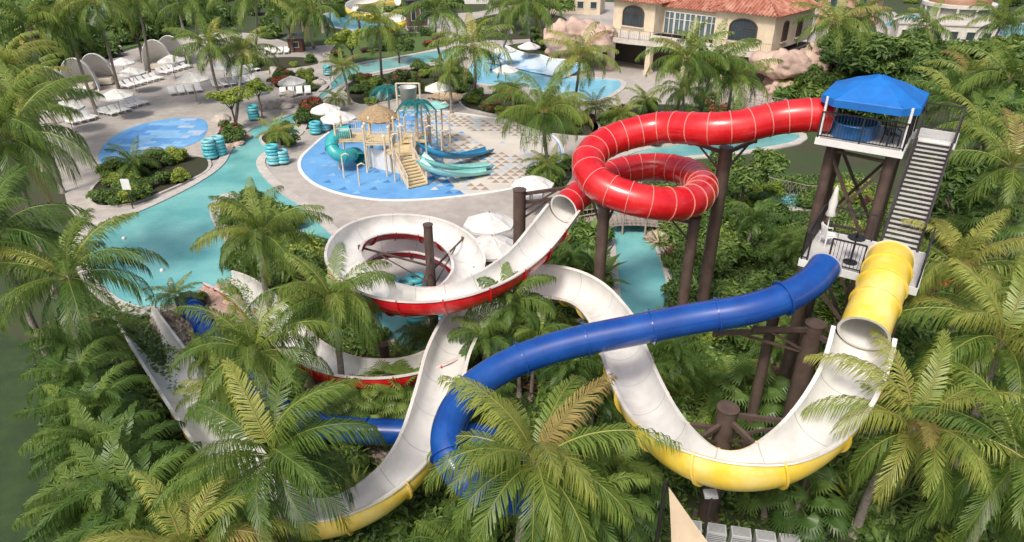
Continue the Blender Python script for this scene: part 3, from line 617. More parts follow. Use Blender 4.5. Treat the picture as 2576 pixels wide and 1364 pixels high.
def trunkobj(parent,top,r0,r1,mat=trunkM,curve=.0,r=rnd):
    top=V(top);k=9;pts=[];bd=V((r.uniform(-1,1),r.uniform(-1,1),0))*curve;rad=[]
    for i in range(k):
        t=i/(k-1);pts.append(top*t+bd*math.sin(math.pi*t));rad.append((r0+(r1-r0)*t)*(1.35 if i==0 else 1))
    mb=MB();mb.pipe(pts,rad,10);mb.cyl(top-V((0,0,.25)),top+V((0,0,.12)),r1*1.7,r1*.9,10);return mb.obj("trunk",mat,parent)
def palm(cx,cy,h,R_,pool=None,base=None,label="tall coconut palm with arching fronds in the garden",name="palm_tree",r0=.17,nat=4.2,grp="palm trees around the water park",lean=.10,c=None):
    c=c or P(cx,cy,h);pool=pool or coco
    if base: b=P(*base)
    else: b=V((c.x+rnd.uniform(-lean,lean)*h,c.y+rnd.uniform(-lean,lean)*h,0))
    t=thing(name,label,"palm tree",b,0,grp);trunkobj(t,c-b,r0,r0*.62,curve=.05*h)
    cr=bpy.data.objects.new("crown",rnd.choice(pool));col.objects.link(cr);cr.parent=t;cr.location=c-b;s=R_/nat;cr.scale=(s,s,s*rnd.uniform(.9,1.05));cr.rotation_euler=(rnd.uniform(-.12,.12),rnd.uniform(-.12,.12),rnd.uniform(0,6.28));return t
fg=[(1345,1165,5.6,4.0),(690,1150,5.6,3.9),(640,890,5.0,3.3),(175,700,7,3.7),(655,590,5,3.6),(835,760,6,3.2),(2415,680,7.4,3.6),(2520,860,7.3,4.0),(25,350,9,5.0),(-10,600,8,4.0),(2560,1160,6.5,3.8),(20,180,8,5),(470,1400,4.2,3.2)]
for a in fg: palm(*a)
palm(2300,1085,6.5,3.4,base=(2150,1345),label="leaning coconut palm with bare grey trunk")
palm(1365,285,5.2,4.6,base=(1392,462),label="coconut palm beside the splash pad")
mid_=[(1460,145,7,4.2,(1440,285)),(1190,120,8,4.8,(1192,240)),(955,65,8,4.2,(962,215)),(1790,170,7,4.8,(1760,300)),(1730,150,8,4.3,(1700,290)),(1845,200,6,4.2,(1830,300)),(240,5,11,5,(298,222)),(345,5,10,5,(376,185)),(170,60,9,5,None),(75,70,9,5.5,None),(525,115,7,4.4,(560,260)),(610,135,6,4.0,(590,330)),(640,-10,12,5,(640,130)),(490,10,10,5,(500,110)),(785,30,9,4.4,(790,120)),(60,210,6,4.2,None),(45,260,7,4.4,None),(1095,30,10,4.2,(1110,150)),(1290,20,9,4.2,(1250,150)),(1330,10,11,4.2,(1340,110)),(1130,185,4,2.8,None),(1290,225,2.6,2.2,None),(2100,60,9,4.8,(2120,200)),(2165,40,8,4.6,None),(2540,200,8,5,None),(2400,250,6,4,(2395,500)),(2470,330,7,3.6,(2490,520)),(2545,420,8,4.0,None),(1720,230,4,3.4,None),(860,170,4,2.4,None),(1420,262,2.3,2.2,None),(2440,190,6,4,None),(2330,70,7,4.2,(2335,170)),(2520,60,7,4.4,None)]
for x,y,h,R_,b in mid_: palm(x,y,h,R_,cocoF,b,label="coconut palm among the pool deck gardens")
cnt=0
while cnt<56:
    x=rnd.uniform(-80,2660);y=rnd.uniform(-10,150) if (x<200 or x>2150) else rnd.uniform(-10,95);b=P(x,y)
    if 1480<x<2080 and y>-5: continue
    if 2190<x<2600 and 0<y<150: continue
    if inpoly(b.x,b.y,pave) and not any(inpoly(b.x,b.y,q) for q in beds):continue
    hh=rnd.uniform(5,9.5);palm(0,0,hh,rnd.uniform(3.8,4.8),cocoF,None,label="distant coconut palm beyond the pool deck",r0=.2,c=V((b.x,b.y,hh)));cnt+=1
for x,y,h,s in[(700,335,1.6,2.2),(335,415,1.2,2.6),(440,745,1.4,1.6),(1560,290,1.5,2.4),(1500,270,1.6,2.4),(1620,255,1.6,2.4),(845,248,1.4,1.8),(1380,420,1.6,2.2),(270,850,2.2,1.8),(1250,720,2.2,1.8),(560,1000,2.2,2.2),(520,900,1.8,1.6)]:
    palm(x,y,h,s,cocoF,None,label="young low palm in a planting bed",r0=.1)
for x,y,h,s in[(1285,770,4.6,2.4),(1220,860,3.4,2.1),(1350,850,3.6,2.1),(200,960,3.4,2.4),(250,1030,3.4,2.3),(190,1060,3.0,2.2),(240,1130,3.4,2.4),(320,1170,3.0,2.3),(280,1240,3.4,2.5),(230,1290,3.0,2.3),(370,1280,3.2,2.6),(190,880,3.0,2.2),(460,1290,2.6,2.4),(400,1350,3.0,2.6),(320,1360,3.0,2.6),(590,1370,2.6,2.4),(1900,560,2.6,2.0),(2490,1290,3.6,2.8),(1500,1000,2.4,2.0),(1440,930,3.0,2.1),(2400,960,3.4,2.6),(1470,1290,3.4,2.6),(1560,1190,2.6,2.0)]:
    palm(x,y,h,s,adon,None,label="arching dark green feather palm in dense planting",r0=.1,nat=2.4,name="feather_palm")
for x,y,h,s in[(1690,900,1.8,2.2),(1640,960,1.4,2.0),(1440,650,1.8,2.0),(1080,850,1.3,1.8),(2350,520,2,2.4),(2440,600,2.4,2.4),(1980,860,1.4,2.2),(2000,620,1.5,2.3),(1850,980,1.2,1.8),(1230,1000,1.5,1.8),(2560,700,2.5,3),(2080,160,2.5,3.2),(2180,180,2.5,3.2),(1140,1370,1.5,2.0)]:
    palm(x,y,h,s,areca,None,label="clumping feather palm with many stems",r0=.07,nat=2.6,name="clump_palm")
for x,y,h,s in[(975,990,1.6,1.7),(1020,1010,1.5,1.7),(1880,1010,1.7,2.0),(1930,1060,1.3,1.8),(2500,290,6,2.2),(2540,560,5,2.4),(1560,1250,1.6,1.8),(2010,1260,1.6,1.7),(2450,390,5,2.1),(2150,1010,1.6,2),(890,1010,1.2,1.4),(960,1040,1.3,1.6),(1040,950,1.3,1.5),(1930,1230,1.4,1.5)]:
    palm(x,y,h,s,fan,None,label="fan palm with round pleated leaves",r0=.12,nat=1.9,name="fan_palm")
def tree(x,y,h,s,mi,lab):
    c=P(x,y,h);t=thing("broadleaf_tree",lab,"tree",(c.x,c.y,0),0,"leafy trees in the gardens");mb=MB();hb=max(.6,h-1.5*s)
    mb.pipe([(0,0,0),(.1,0,hb*.5),(0,.05,hb)],[.16*s,.13*s,.1*s],8)
    for i in range(6):
        a=i*1.05+rnd.uniform(-.3,.3);mb.pipe([(0,.05,hb*.85),(math.cos(a)*.8*s,math.sin(a)*.8*s,hb+.7*s),(math.cos(a)*1.5*s,math.sin(a)*1.5*s,hb+1.7*s)],[.07*s,.05*s,.02*s],6)
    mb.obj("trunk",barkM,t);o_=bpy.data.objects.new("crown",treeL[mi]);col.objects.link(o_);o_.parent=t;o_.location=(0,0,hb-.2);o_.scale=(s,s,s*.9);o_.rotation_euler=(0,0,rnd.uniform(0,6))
for a in[(575,240,3.4,.7,1,"slender broadleaf tree in a stone edged bed"),(645,215,3.4,.55,1,"slender broadleaf tree in a stone edged bed"),(2140,130,5,1.7,0,"rounded leafy tree beside the villa"),(2225,130,5,1.6,0,"rounded leafy tree beside the villa"),(2060,190,3,1.1,2,"rounded leafy tree beside the villa"),(1880,100,3.4,.7,2,"small leafy tree in front of the villa"),(2330,180,4,1.4,2,"rounded leafy tree beside the path"),(2420,130,4,1.3,2,"rounded leafy tree beside the path"),(1880,410,4,.9,2,"leafy tree beside the lazy river"),(720,20,6,1.6,0,"leafy tree behind the pool deck"),(880,95,3.5,1.0,1,"leafy tree behind the pool deck"),(330,40,6,1.6,2,"leafy tree behind the pool deck"),(1380,15,6,1.3,0,"leafy tree behind the pool deck"),(40,30,7,2,0,"leafy tree behind the pool deck"),(520,40,5,1.5,0,"leafy tree behind the pool deck"),(2540,150,5,1.6,0,"leafy tree beside the path"),(1000,110,2.5,.8,0,"small leafy tree beside the river"),(2440,480,4,1.3,2,"leafy tree behind the slide tower")]:
    tree(*a)
def put(mesh,name,label,cat,loc,s,grp,sz=None):
    ob=bpy.data.objects.new(name,mesh);col.objects.link(ob);ob.location=loc;ob.rotation_euler=(0,0,rnd.uniform(0,6.28));ob.scale=(s,s,s*(sz or rnd.uniform(.8,1.15)));return tag(ob,label,cat,grp)
GL=["round green shrub in the garden","round green shrub in the garden","lime green shrub in the garden","round green shrub in the garden","dark purple leaved shrub in the garden","shrub with red and orange flowers","round green shrub in the garden"]
LOWA=np.array([p for p in LOW if p[2]<3.2 and p[0]<-2]);ACP=P(1830,1345)
def clear(x,y,hp=1.3):
    d=np.hypot(LOWA[:,0]-x,LOWA[:,1]-y)
    if ((d<1.5)&(LOWA[:,2]-.8<hp)).any():return False
    dy=LOWA[:,1]-y;dx=LOWA[:,0]-x-(LOWA[:,0]/np.maximum(LOWA[:,1],1))*dy
    if ((dy>0)&(dy<3.0)&(np.abs(dx)<1.2)&(LOWA[:,2]<hp+1.1-dy*.5)).any():return False
    return (x-ACP.x)**2/9+(y-ACP.y)**2/4>1
def free(x,y):
    if inpoly(x,y,river) or inpoly(x,y,lawnol):return False
    for b in beds:
        if inpoly(x,y,b):return True
    if inpoly(x,y,pave):return False
    return True
def ingr(x,y):return any(inpoly(x,y,g) for g in gravels)
cnt=0;k=0
while cnt<290 and k<9000:
    k+=1
    x=rnd.uniform(-20,26);y=rnd.uniform(15.5,50)
    if abs(x)>y*.85+4 or not clear(x,y) or not free(x,y) or (ingr(x,y)):continue
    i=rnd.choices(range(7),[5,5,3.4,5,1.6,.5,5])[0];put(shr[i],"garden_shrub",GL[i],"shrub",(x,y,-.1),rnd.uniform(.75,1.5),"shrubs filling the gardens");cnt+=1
cnt=0;k=0
while cnt<290 and k<9000:
    k+=1;x=rnd.uniform(-16,26);y=rnd.uniform(15.5,44)
    if abs(x)>y*.85+4 or not clear(x,y,.8) or not free(x,y) or (ingr(x,y) and rnd.random()<.8):continue
    i=rnd.choices(range(4),[5,4,1,1.4])[0];put(ros[i],"strap_leaf_plant",["strap leaved green plant in the garden","strap leaved green plant in the garden","dark red strap leaved plant in the garden","lime strap leaved plant in the garden"][i],"plant",(x,y,.05),rnd.uniform(.8,1.5),"strap leaved plants in the gardens");cnt+=1
cnt=0;k=0
while cnt<170 and k<5000:
    k+=1;x=rnd.uniform(-20,26);y=rnd.uniform(15.5,44)
    if abs(x)>y*.85+4 or not clear(x,y,1.5) or not free(x,y) or ingr(x,y):continue
    i=rnd.randrange(3);put(big[i],"broadleaf_shrub","large leaved green shrub in dense planting","shrub",(x,y,0),rnd.uniform(.8,1.5),"large leaved shrubs in the gardens");cnt+=1
for x,y in[(1430,640),(1480,620),(1470,680),(1390,700),(1400,640),(1500,720),(1440,740)]:
    put(rnd.choice(banana),"banana_plant","banana plant with broad drooping leaves","plant",P(x,y),rnd.uniform(.8,1.1),"banana plants by the river")
for bi,b in enumerate(beds):
    xs=[q.x for q in b];ys_=[q.y for q in b];n={0:24,1:8,2:30,3:26,4:8,5:3,6:3,7:10,8:0,9:3,10:34,11:8,12:22,13:10,14:8}[bi];c_=0;k=0
    while c_<n and k<900:
        k+=1;x=rnd.uniform(min(xs),max(xs));y=rnd.uniform(min(ys_),max(ys_))
        if not inpoly(x,y,b):continue
        fl=bi in(2,3,1,0,7);i=rnd.choices(range(7),[4,4,3,3,1 if fl else .5,3 if fl and bi!=0 else .6,4])[0];put(shr[i],"bed_shrub",GL[i].replace("the garden","a planting bed"),"shrub",(x,y,0),rnd.uniform(.7,1.4),"shrubs in the planting beds");c_+=1
cnt=0
while cnt<150:
    px,py=rnd.uniform(-60,2640),rnd.uniform(-25,300);p=P(px,py)
    if inpoly(p.x,p.y,pave):continue
    if 1450<px<2080 and py<230:continue
    if 2190<px<2640 and 20<py<125:continue
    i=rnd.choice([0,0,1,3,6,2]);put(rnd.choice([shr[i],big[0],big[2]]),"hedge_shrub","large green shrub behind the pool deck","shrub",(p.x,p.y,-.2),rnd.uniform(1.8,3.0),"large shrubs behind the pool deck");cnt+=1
lb=LB();n=130000;x=nr.uniform(-24,28,n);y=nr.uniform(14,52,n)
inb=np.zeros(n,bool)
for b in beds: inb|=inpolyA(x,y,b)
bad=inpolyA(x,y,river)|inpolyA(x,y,lawnol)|(inpolyA(x,y,pave)&~inb)
for g in gravels: bad|=inpolyA(x,y,g)
ok=(np.abs(x)<y*.85+5)&~bad;x=x[ok];y=y[ok];n=len(x)
hgt=np.array([max(0,noise.noise(V((a*.35,b*.35,0)))+.4) for a,b in zip(x,y)])*.55*nr.random(n)+.03
c=np.stack([x,y,hgt],1);nn=nr.normal(size=(n,3))*.5+[0,0,1];nn/=np.linalg.norm(nn,axis=1)[:,None];a=nr.normal(size=(n,3));a-=nn*(a*nn).sum(1)[:,None];a/=np.linalg.norm(a,axis=1)[:,None];b=np.cross(nn,a);sz=nr.uniform(.06,.17,n)[:,None]
lb.add(np.concatenate([c-a*sz,c+b*sz*.4,c+a*sz,c-b*sz*.4]),[(i,n+i,2*n+i,3*n+i) for i in range(n)],np.tile(np.clip(hgt*1.2+nr.uniform(0.1,.55,n),0,1),4))
ob=bpy.data.objects.new("ground_cover",lb.mesh("ground_cover",shrubM));col.objects.link(ob);tag(ob,"low leafy ground cover between the plants","ground cover",kind="stuff")
# ------------------------------------------------------------------ rocks
rockM=M("rock_pink",(.58,.42,.34),.9,(.47,.33,.27),1.2,.6,5,stain=(.32,.23,.19),sscale=.8)
rockL=M("rock_pale",(.5,.45,.4),.9,(.36,.32,.28),1.5,.6,6)
def rockmesh(seed,mat,flat=.7):
    import bmesh
    bm=bmesh.new();bmesh.ops.create_icosphere(bm,subdivisions=4,radius=1);o_=V((seed*3.1,0,0))
    for v in bm.verts:
        c=v.co.copy();d=noise.fractal(c*1.1+o_,1,2,4)*.35+abs(noise.noise(c*2.3+o_))*.3;v.co=c*(1+d);v.co.z*=flat
    me=bpy.data.meshes.new("boulder");bm.to_mesh(me);bm.free();me.materials.append(mat);me.polygons.foreach_set('use_smooth',[True]*len(me.polygons));return me
rk=[rockmesh(i,rockM) for i in range(4)];rl=[rockmesh(i+9,rockL,.6) for i in range(3)]
for x,y,h,s in[(1425,120,1.5,2.6),(1420,95,3.5,2.4),(1460,88,4,2.4),(1500,100,4,1.8),(1515,80,4.5,1.6),(1450,150,.8,2.0),(1935,160,3,2.0),(1985,165,3.2,2.2),(2035,160,3,2.2),(2060,135,3.5,2),(1975,225,1,1.5),(1990,200,1.5,1.6),(1950,205,.6,1.3),(1640,130,1.2,1.5),(1950,235,.3,1.2)]:
    put(rnd.choice(rk),"boulder","large pink sculpted boulder beside the villa","boulder",P(x,y,h),s,"pink boulders around the villa terrace")
for x,y,s in[(1655,600,1.0),(1690,585,.9),(1670,570,.8),(1700,610,.9),(548,748,.9),(590,770,.8),(520,735,.6),(560,790,.9),(620,800,.7),(548,355,.6),(600,362,.6),(575,372,.5),(540,345,.5),(620,345,.6)]:
    put(rnd.choice(rk),"rock","rounded pinkish rock at the river edge","rock",P(x,y,.1),s*.8,"rocks along the river")
for x,y in[(690,190),(710,185),(740,190),(730,240),(760,218),(800,212),(700,262),(680,268),(720,270),(690,182),(560,300)]:
    put(rnd.choice(rl),"rock","low pale rock bordering a planting bed","rock",P(x,y,.05),rnd.uniform(.5,.9),"pale rocks by the planting beds")
sf=thing("wave_slide","pale blue and white rolling wave slide in shallow pool","wave slide",P(1290,165));so_=sf.location.copy();mb=MB();A_=P(1235,155,0)-so_;B_=P(1430,196,0)-so_;dl=(B_-A_);nn_=V((-dl.y,dl.x,0)).normalized();nu,nv=30,9;vs=[]
for i in range(nu):
    for j in range(nv):
        u=i/(nu-1);v=j/(nv-1);q=A_+dl*u+nn_*(v*4.5-1.2);vs.append(V((q.x,q.y,.15+.9*v**1.6+.14*math.sin(u*18)*(.3+v)*.5)))
mb.add(vs,[(i*nv+j,(i+1)*nv+j,(i+1)*nv+j+1,i*nv+j+1) for i in range(nu-1) for j in range(nv-1)],0,True);mb.obj("wave_surface",M("wave_blue",(.20,.45,.68),.35,(.55,.65,.72),.5,.1,4,lo=.47,hi=.53),sf)
mb=MB();mb.pipe([vs[i*nv+nv-1]+V((0,0,.06)) for i in range(nu)],.12,6);mb.obj("wave_lip",wht,sf)
# ------------------------------------------------------------------ villa
VA=V((13.5,96,0));vr=math.atan2(-.684,.73)
stucco=M("stucco_cream",(.70,.60,.44),.9,(.62,.53,.39),.8,.2,20,stain=(.56,.48,.36),sscale=.4);trimM=M("stone_trim",(.6,.56,.5),.8);glass=M("window_glass",(.03,.045,.055),.08,(.05,.07,.08),.5)
def tilemat():
    m=bpy.data.materials.new("roof_tiles");m.use_nodes=True;n=m.node_tree.nodes;L=m.node_tree.links;b=n['Principled BSDF'];b.inputs['Roughness'].default_value=.85
    tc=n.new('ShaderNodeTexCoord');vo=n.new('ShaderNodeTexVoronoi');vo.inputs['Scale'].default_value=1.8;L.new(tc.outputs['Object'],vo.inputs['Vector'])
    cr=n.new('ShaderNodeValToRGB');e=cr.color_ramp.elements;e[0].color=(.24,.075,.05,1);e[1].color=(.52,.30,.22,1);x=e.new(.5);x.color=(.38,.14,.09,1);L.new(vo.outputs['Color'],cr.inputs[0]);L.new(cr.outputs[0],b.inputs['Base Color']);return m
tile=tilemat()
vl=thing("villa","cream stucco villa with red clay tile roofs and terrace","villa",VA,vr)
def wallbox(name,x0,x1,y0,y1,z0,z1,mat=stucco):
    mb=MB();mb.box(((x0+x1)/2,(y0+y1)/2,(z0+z1)/2),(x1-x0,y1-y0,z1-z0));mb.box(((x0+x1)/2,(y0+y1)/2,z1+.08),(x1-x0+.3,y1-y0+.3,.16),0,1);mb.obj(name,[mat,trimM],vl)
wallbox("wall",0,6.4,0,12,4,7.6);wallbox("wall",6.4,14.8,2.0,12,4,7.1);wallbox("wall",14.8,22.2,0,11,4,7.7);wallbox("wall",4,16,8,16,4,10)
def hip(x0,x1,y0,y1,z0,z1,ov=.7):
    x0-=ov;x1+=ov;y0-=ov;y1+=ov;mb=MB();w_=x1-x0;d_=y1-y0;k=min(w_,d_)/2
    if w_>d_: r1=V((x0+k,(y0+y1)/2,z1));r2=V((x1-k,(y0+y1)/2,z1));fs=[(0,1,5,4),(1,2,5),(2,3,4,5),(3,0,4)]
    else: r1=V(((x0+x1)/2,y0+k,z1));r2=V(((x0+x1)/2,y1-k,z1));fs=[(0,1,4),(1,2,5,4),(2,3,5),(3,0,4,5)]
    vs=[V((x0,y0,z0)),V((x1,y0,z0)),V((x1,y1,z0)),V((x0,y1,z0)),r1,r2];mb.add(vs,fs);mb.add(vs[:4],[(3,2,1,0)],1)
    def rows_(a,b,c,d_):
        n=int((b-a).length/.42)
        for i in range(n):
            t=(i+.5)/n;p=a.lerp(b,t);e_=(b-a).normalized();dn=(d_+c)/2-(a+b)/2;dn=dn-e_*dn.dot(e_)
            s_=t*(b-a).length;l1=(d_-a).dot(e_);l2=(b-c).dot(e_);L_=(b-a).length
            f=1.0
            if l1>1e-3:f=min(f,s_/l1)
            if l2>1e-3:f=min(f,(L_-s_)/l2)
            q=p+dn*f;mb.cyl(p+V((0,0,.02)),q+V((0,0,.02)),.13,.13,6,0,True)
    if w_>d_: rows_(vs[0],vs[1],r2,r1);rows_(vs[1],vs[2],r2,r2)
    else: rows_(vs[0],vs[1],r1,r1);rows_(vs[1],vs[2],r2,r1);rows_(vs[3],vs[0],r1,r2)
    for a_,b_ in((vs[0],r1),(vs[1],r1 if w_<=d_ else r2),(r1,r2)):mb.cyl(a_+V((0,0,.1)),b_+V((0,0,.1)),.17,n=6)
    mb.obj("roof",[tile,stucco],vl)
hip(0,6.4,0,12,7.78,9.9);hip(6.6,14.6,2,9,7.28,8.8,.5);hip(14.8,22.2,0,11,7.88,10.2);hip(4,16,8,16,10.2,12)
def archwin(x,y,z,w_,h_,side=False):
    n=12;pts=[(-w_/2,0),(w_/2,0)]+[(w_/2*math.cos(math.pi*i/n),h_-w_*.28+w_*.28*math.sin(math.pi*i/n)) for i in range(n+1)]
    f=(lambda a,b,d:(x+a,y-d,z+b)) if not side else (lambda a,b,d:(x+d,y+a,z+b))
    wn=bpy.data.objects.new("window",None);col.objects.link(wn);wn.parent=vl
    mb=MB();vs=[f(a,b,.05) for a,b in pts];mb.add(vs,[tuple(range(len(vs)))]);mb.obj("window_pane",glass,wn)
    mb=MB()
    pp=[V(f(a,b,.08)) for a,b in pts]
    for i in range(len(pp)):mb.beam(pp[i],pp[(i+1)%len(pp)],.14,.12)
    for a in(-w_/4,0,w_/4):mb.beam(f(a,0,.07),f(a,h_-.1,.07),.05)
    mb.beam(f(-w_/2,h_*.62,.07),f(w_/2,h_*.62,.07),.06);mb.obj("frame",M("frame_dark",(.1,.06,.045),.5),wn)
    mb=MB();mb.beam(f(-w_/2-.2,-.1,.12),f(w_/2+.2,-.1,.12),.25,.15);mb.obj("sill",trimM,wn)
archwin(3.2,0,4.7,3.2,2.5);archwin(18.5,0,4.7,3.4,2.5);archwin(22.2,3,4.8,1.2,2.2,True);archwin(22.2,7,4.8,1.2,2.2,True)
for i in range(5):
    x=7.4+i*1.5;wn=bpy.data.objects.new("glass_door",None);col.objects.link(wn);wn.parent=vl;mb=MB();mb.box((x,1.96,5.4),(1.3,.06,2.5));mb.obj("door_pane",M("door_glass",(.12,.17,.18),.1),wn)
    mb=MB()
    for dx in(-.68,.68,0):mb.box((x+dx,1.9,5.4),(.09,.1,2.6))
    mb.box((x,1.9,6.72),(1.46,.1,.1));mb.box((x,1.9,5.9),(1.3,.08,.05));mb.obj("frame",wht,wn)
tp=[(-1.5,-5.5),(6,-5),(14,-3),(23.2,-1.6),(23.2,-.02),(-1.5,-.02)]
mb=MB();n=len(tp);mb.add([(a,b,4.0) for a,b in tp]+[(a,b,3.45) for a,b in tp],[tuple(range(n)),tuple(range(2*n-1,n-1,-1))]+[(i,n+i,n+(i+1)%n,(i+1)%n) for i in range(n)]);mb.obj("terrace_slab",trimM,vl)
railing([((tp[i][0]*.99,tp[i][1]+.15,4.0),(tp[i+1][0]*.99,tp[i+1][1]+.15,4.0)) for i in range(3)],vl,"terrace_railing",M("rail_tan",(.3,.25,.2),.6),.25)
for x,y in[(0,-4.8),(3.5,-4.9),(8.5,-3.8),(13,-2.6),(18,-2)]:
    mb=MB();mb.box((x,y,1.72),(.7,.7,3.44));mb.box((x,y,.2),(.9,.9,.4));mb.obj("pillar",stucco,vl)
mb=MB();mb.box((10.5,6,1.7),(24,12,3.4));mb.obj("ground_floor_shade_block",M("shade_wall",(.10,.085,.07),.9),vl)  # dark block: shade of the open ground floor is put into its colour
def building(name,label,cat,c,rz_,sx,sy,h,wm,rm,rh,wins=3,flat=False):
    b=thing(name,label,cat,(c.x,c.y,0),rz_);mb=MB();mb.box((0,0,h/2),(sx,sy,h));mb.obj("wall",wm,b);mb=MB()
    if flat: mb.box((0,0,h+.1),(sx+.3,sy+.3,.2))
    else:
        vs=[(-sx/2-.4,-sy/2-.4,h),(sx/2+.4,-sy/2-.4,h),(sx/2+.4,sy/2+.4,h),(-sx/2-.4,sy/2+.4,h),(-sx/4,0,h+rh),(sx/4,0,h+rh)];mb.add(vs,[(0,1,5,4),(1,2,5),(2,3,4,5),(3,0,4),(3,2,1,0)])
    mb.obj("roof",rm,b)
    for i in range(wins):
        x=-sx/2+sx*(i+.5)/wins;wn=bpy.data.objects.new("window",None);col.objects.link(wn);wn.parent=b
        mb=MB();mb.box((x,-sy/2-.02,h*.55),(min(1.2,sx/wins*.5),.06,h*.4));mb.obj("window_pane",glass,wn);mb=MB();w_=min(1.2,sx/wins*.5)
        for dx in(-w_/2,w_/2):mb.box((x+dx,-sy/2-.05,h*.55),(.08,.1,h*.42))
        for dz in(-h*.2,h*.2):mb.box((x,-sy/2-.06,h*.55+dz),(w_+.1,.1,.08))
        mb.obj("frame",trimM,wn)
    return b
pink=M("stucco_pink",(.5,.3,.22),.9)
building("pink_building","salmon stucco building beside the villa","building",P(2130,60),-.6,9,6,7,pink,tile,1.5,2)
building("garden_hut","small hut with blue grey gable roof","hut",P(278,62),.2,5,4,2.6,M("hut_green",(.25,.32,.28),.8),M("roof_slate",(.14,.2,.24),.7),1.2,2)
building("kiosk_hut","small wooden kiosk with grey roof","kiosk",P(748,128),.1,2,2,1.9,M("hut_wood",(.16,.07,.05),.8),M("roof_grey",(.25,.26,.27),.7),.7,1)
building("cafe_building","low cream poolside building with flat roof","building",P(1450,30),-.3,10,5,3,stucco,trimM,1,4,True)
building("white_building","low white poolside building with flat roof","building",P(1150,5),0,14,6,3.2,wht,trimM,1,5,True)
pvw=M("pav_white",(.66,.63,.57),.8)
db=thing("domed_building","white pavilion with brown tiled dome roof","pavilion",P(2395,70),0);mb=MB();mb.cyl((0,0,0),(0,0,3.6),4.8,n=32);mb.cyl((0,0,3.6),(0,0,4.1),5.5,n=32);mb.obj("wall",pvw,db)
mb=MB();mb.lathe((0,0,4.1),[(4.6*math.cos(a),2.8*math.sin(a)) for a in np.linspace(0,1.57,10)],32);mb.obj("dome_roof",M("dome_copper",(.34,.18,.11),.5,(.25,.13,.08),2),db)
for i in range(12):
    a=i*math.pi/6;mb=MB();mb.cyl((5.3*math.cos(a),5.3*math.sin(a),0),(5.3*math.cos(a),5.3*math.sin(a),3.6),.22,n=10);mb.obj("pillar",trimM,db)
building("long_white_building","long white pavilion with cornice roof","building",P(2360,112),-.25,13,4,3.0,pvw,trimM,.6,6,True)
ft=thing("food_truck","yellow food trailer with pale roof and awning","food truck",P(112,118),-.15);yl=M("truck_yellow",(.6,.47,.12),.5)
mb=MB();mb.box((0,0,1.6),(6,2.4,2.2));mb.obj("body",yl,ft);mb=MB();mb.box((0,0,2.78),(6.1,2.5,.14));mb.box((1,0,2.95),(.8,.8,.25));mb.obj("roof",wht,ft);mb=MB();mb.obox((-.5,-1.7,2.4),V((1.5,0,0)),V((0,.5,.12)),V((0,0,.02)));mb.obj("awning",yl,ft)
mb=MB();mb.box((-.5,-1.22,1.9),(2.6,.06,.9));mb.obj("serving_window",glass,ft)
for x in(-1.8,1.8):
    mb=MB();mb.cyl((x,-1.25,.45),(x,-.95,.45),.45,n=18);mb.obj("wheel",blkM,ft)
def cabana():
    c=thing("shell_cabana","white curved shell cabana with daybed","cabana",(0,0,-50),0,"white shell cabanas");mb=MB();n=14;k=9;vs=[]
    for i in range(k):
        t=i/(k-1);yy=-1.0+2.0*t;hh=2.9*max(0,math.cos(t*1.53))**.7+.05;ww=1.35*(1-.35*t*t)
        for j in range(n):
            a=math.pi*j/(n-1);vs.append((ww*math.cos(a),yy-.3*max(0,math.sin(a))*(1-t),hh*max(0,math.sin(a))**.75))
    mb.add(vs,[(i*n+j,i*n+j+1,(i+1)*n+j+1,(i+1)*n+j) for i in range(k-1) for j in range(n-1)],0,True);mb.obj("shell",M("shell_white",(.82,.81,.79),.7,(.77,.76,.74),5),c)
    mb=MB()
    for i in range(0,k,1):
        mb.pipe([V(vs[i*n+j])+V((0,0,.03)) for j in range(n)],.035,5)
    mb.obj("ribs",wht,c);mb=MB();mb.box((0,-.1,.3),(1.7,1.2,.35));mb.box((0,-.1,.53),(1.65,1.1,.12));mb.obj("daybed",M("bed_tan",(.65,.6,.52),.8),c);return c
cb=cabana();cb.location=P(215,225);cb.rotation_euler=(0,0,.25);cb.scale=(1.3,)*3
for x,y,r_ in[(262,212,.25),(408,172,.2),(445,160,.2),(150,250,.3)]:clone(cb,P(x,y),r_,1.3)
# ------------------------------------------------------------------ play structure
ps=thing("play_structure","cream and teal water play structure with slides and thatch","play structure",P(1000,400));PO=ps.location.copy()
def Q(x,y,h):return P(x,y,h)-PO
teal=M("play_teal",(.04,.40,.41),.35,coat=.3);aqua=M("play_aqua",(.30,.66,.62),.35,coat=.2);pblue=M("play_blue",(.04,.30,.54),.35);yst=M("stair_sand",(.66,.53,.31),.7)
def platf(name,x,y,h,sx,sy):
    c=Q(x,y,h);mb=MB();mb.box(c,(sx,sy,.15));
    mb.obj(name,yst,ps)
    for dx in(-1,1):
        for dy in(-1,1):
            mb=MB();mb.cyl((c.x+dx*sx/2,c.y+dy*sy/2,0),(c.x+dx*sx/2,c.y+dy*sy/2,h+1.4),.09,n=10);mb.lathe((c.x+dx*sx/2,c.y+dy*sy/2,h+1.4),[(.13,0),(.09,.15),(0,.2)],10);mb.obj("post",creamst,ps)
    return c
def prail(c,sx,sy,sides):
    s={'f':((-1,-1),(1,-1)),'b':((-1,1),(1,1)),'l':((-1,-1),(-1,1)),'r':((1,-1),(1,1))}
    railing([((c.x+a[0]*sx/2,c.y+a[1]*sy/2,c.z+.08),(c.x+b[0]*sx/2,c.y+b[1]*sy/2,c.z+.08)) for a,b in(s[k] for k in sides)],ps,"guard_railing",creamst,.16,.95)
c1=platf("platform",890,345,2.4,2.4,2.2);prail(c1,2.4,2.2,"flb")
c2=platf("platform",955,352,2.4,2.0,2.4);prail(c2,2.0,2.4,"fb")
c3=platf("platform",1010,374,1.9,2.2,2.6);prail(c3,2.2,2.6,"br")
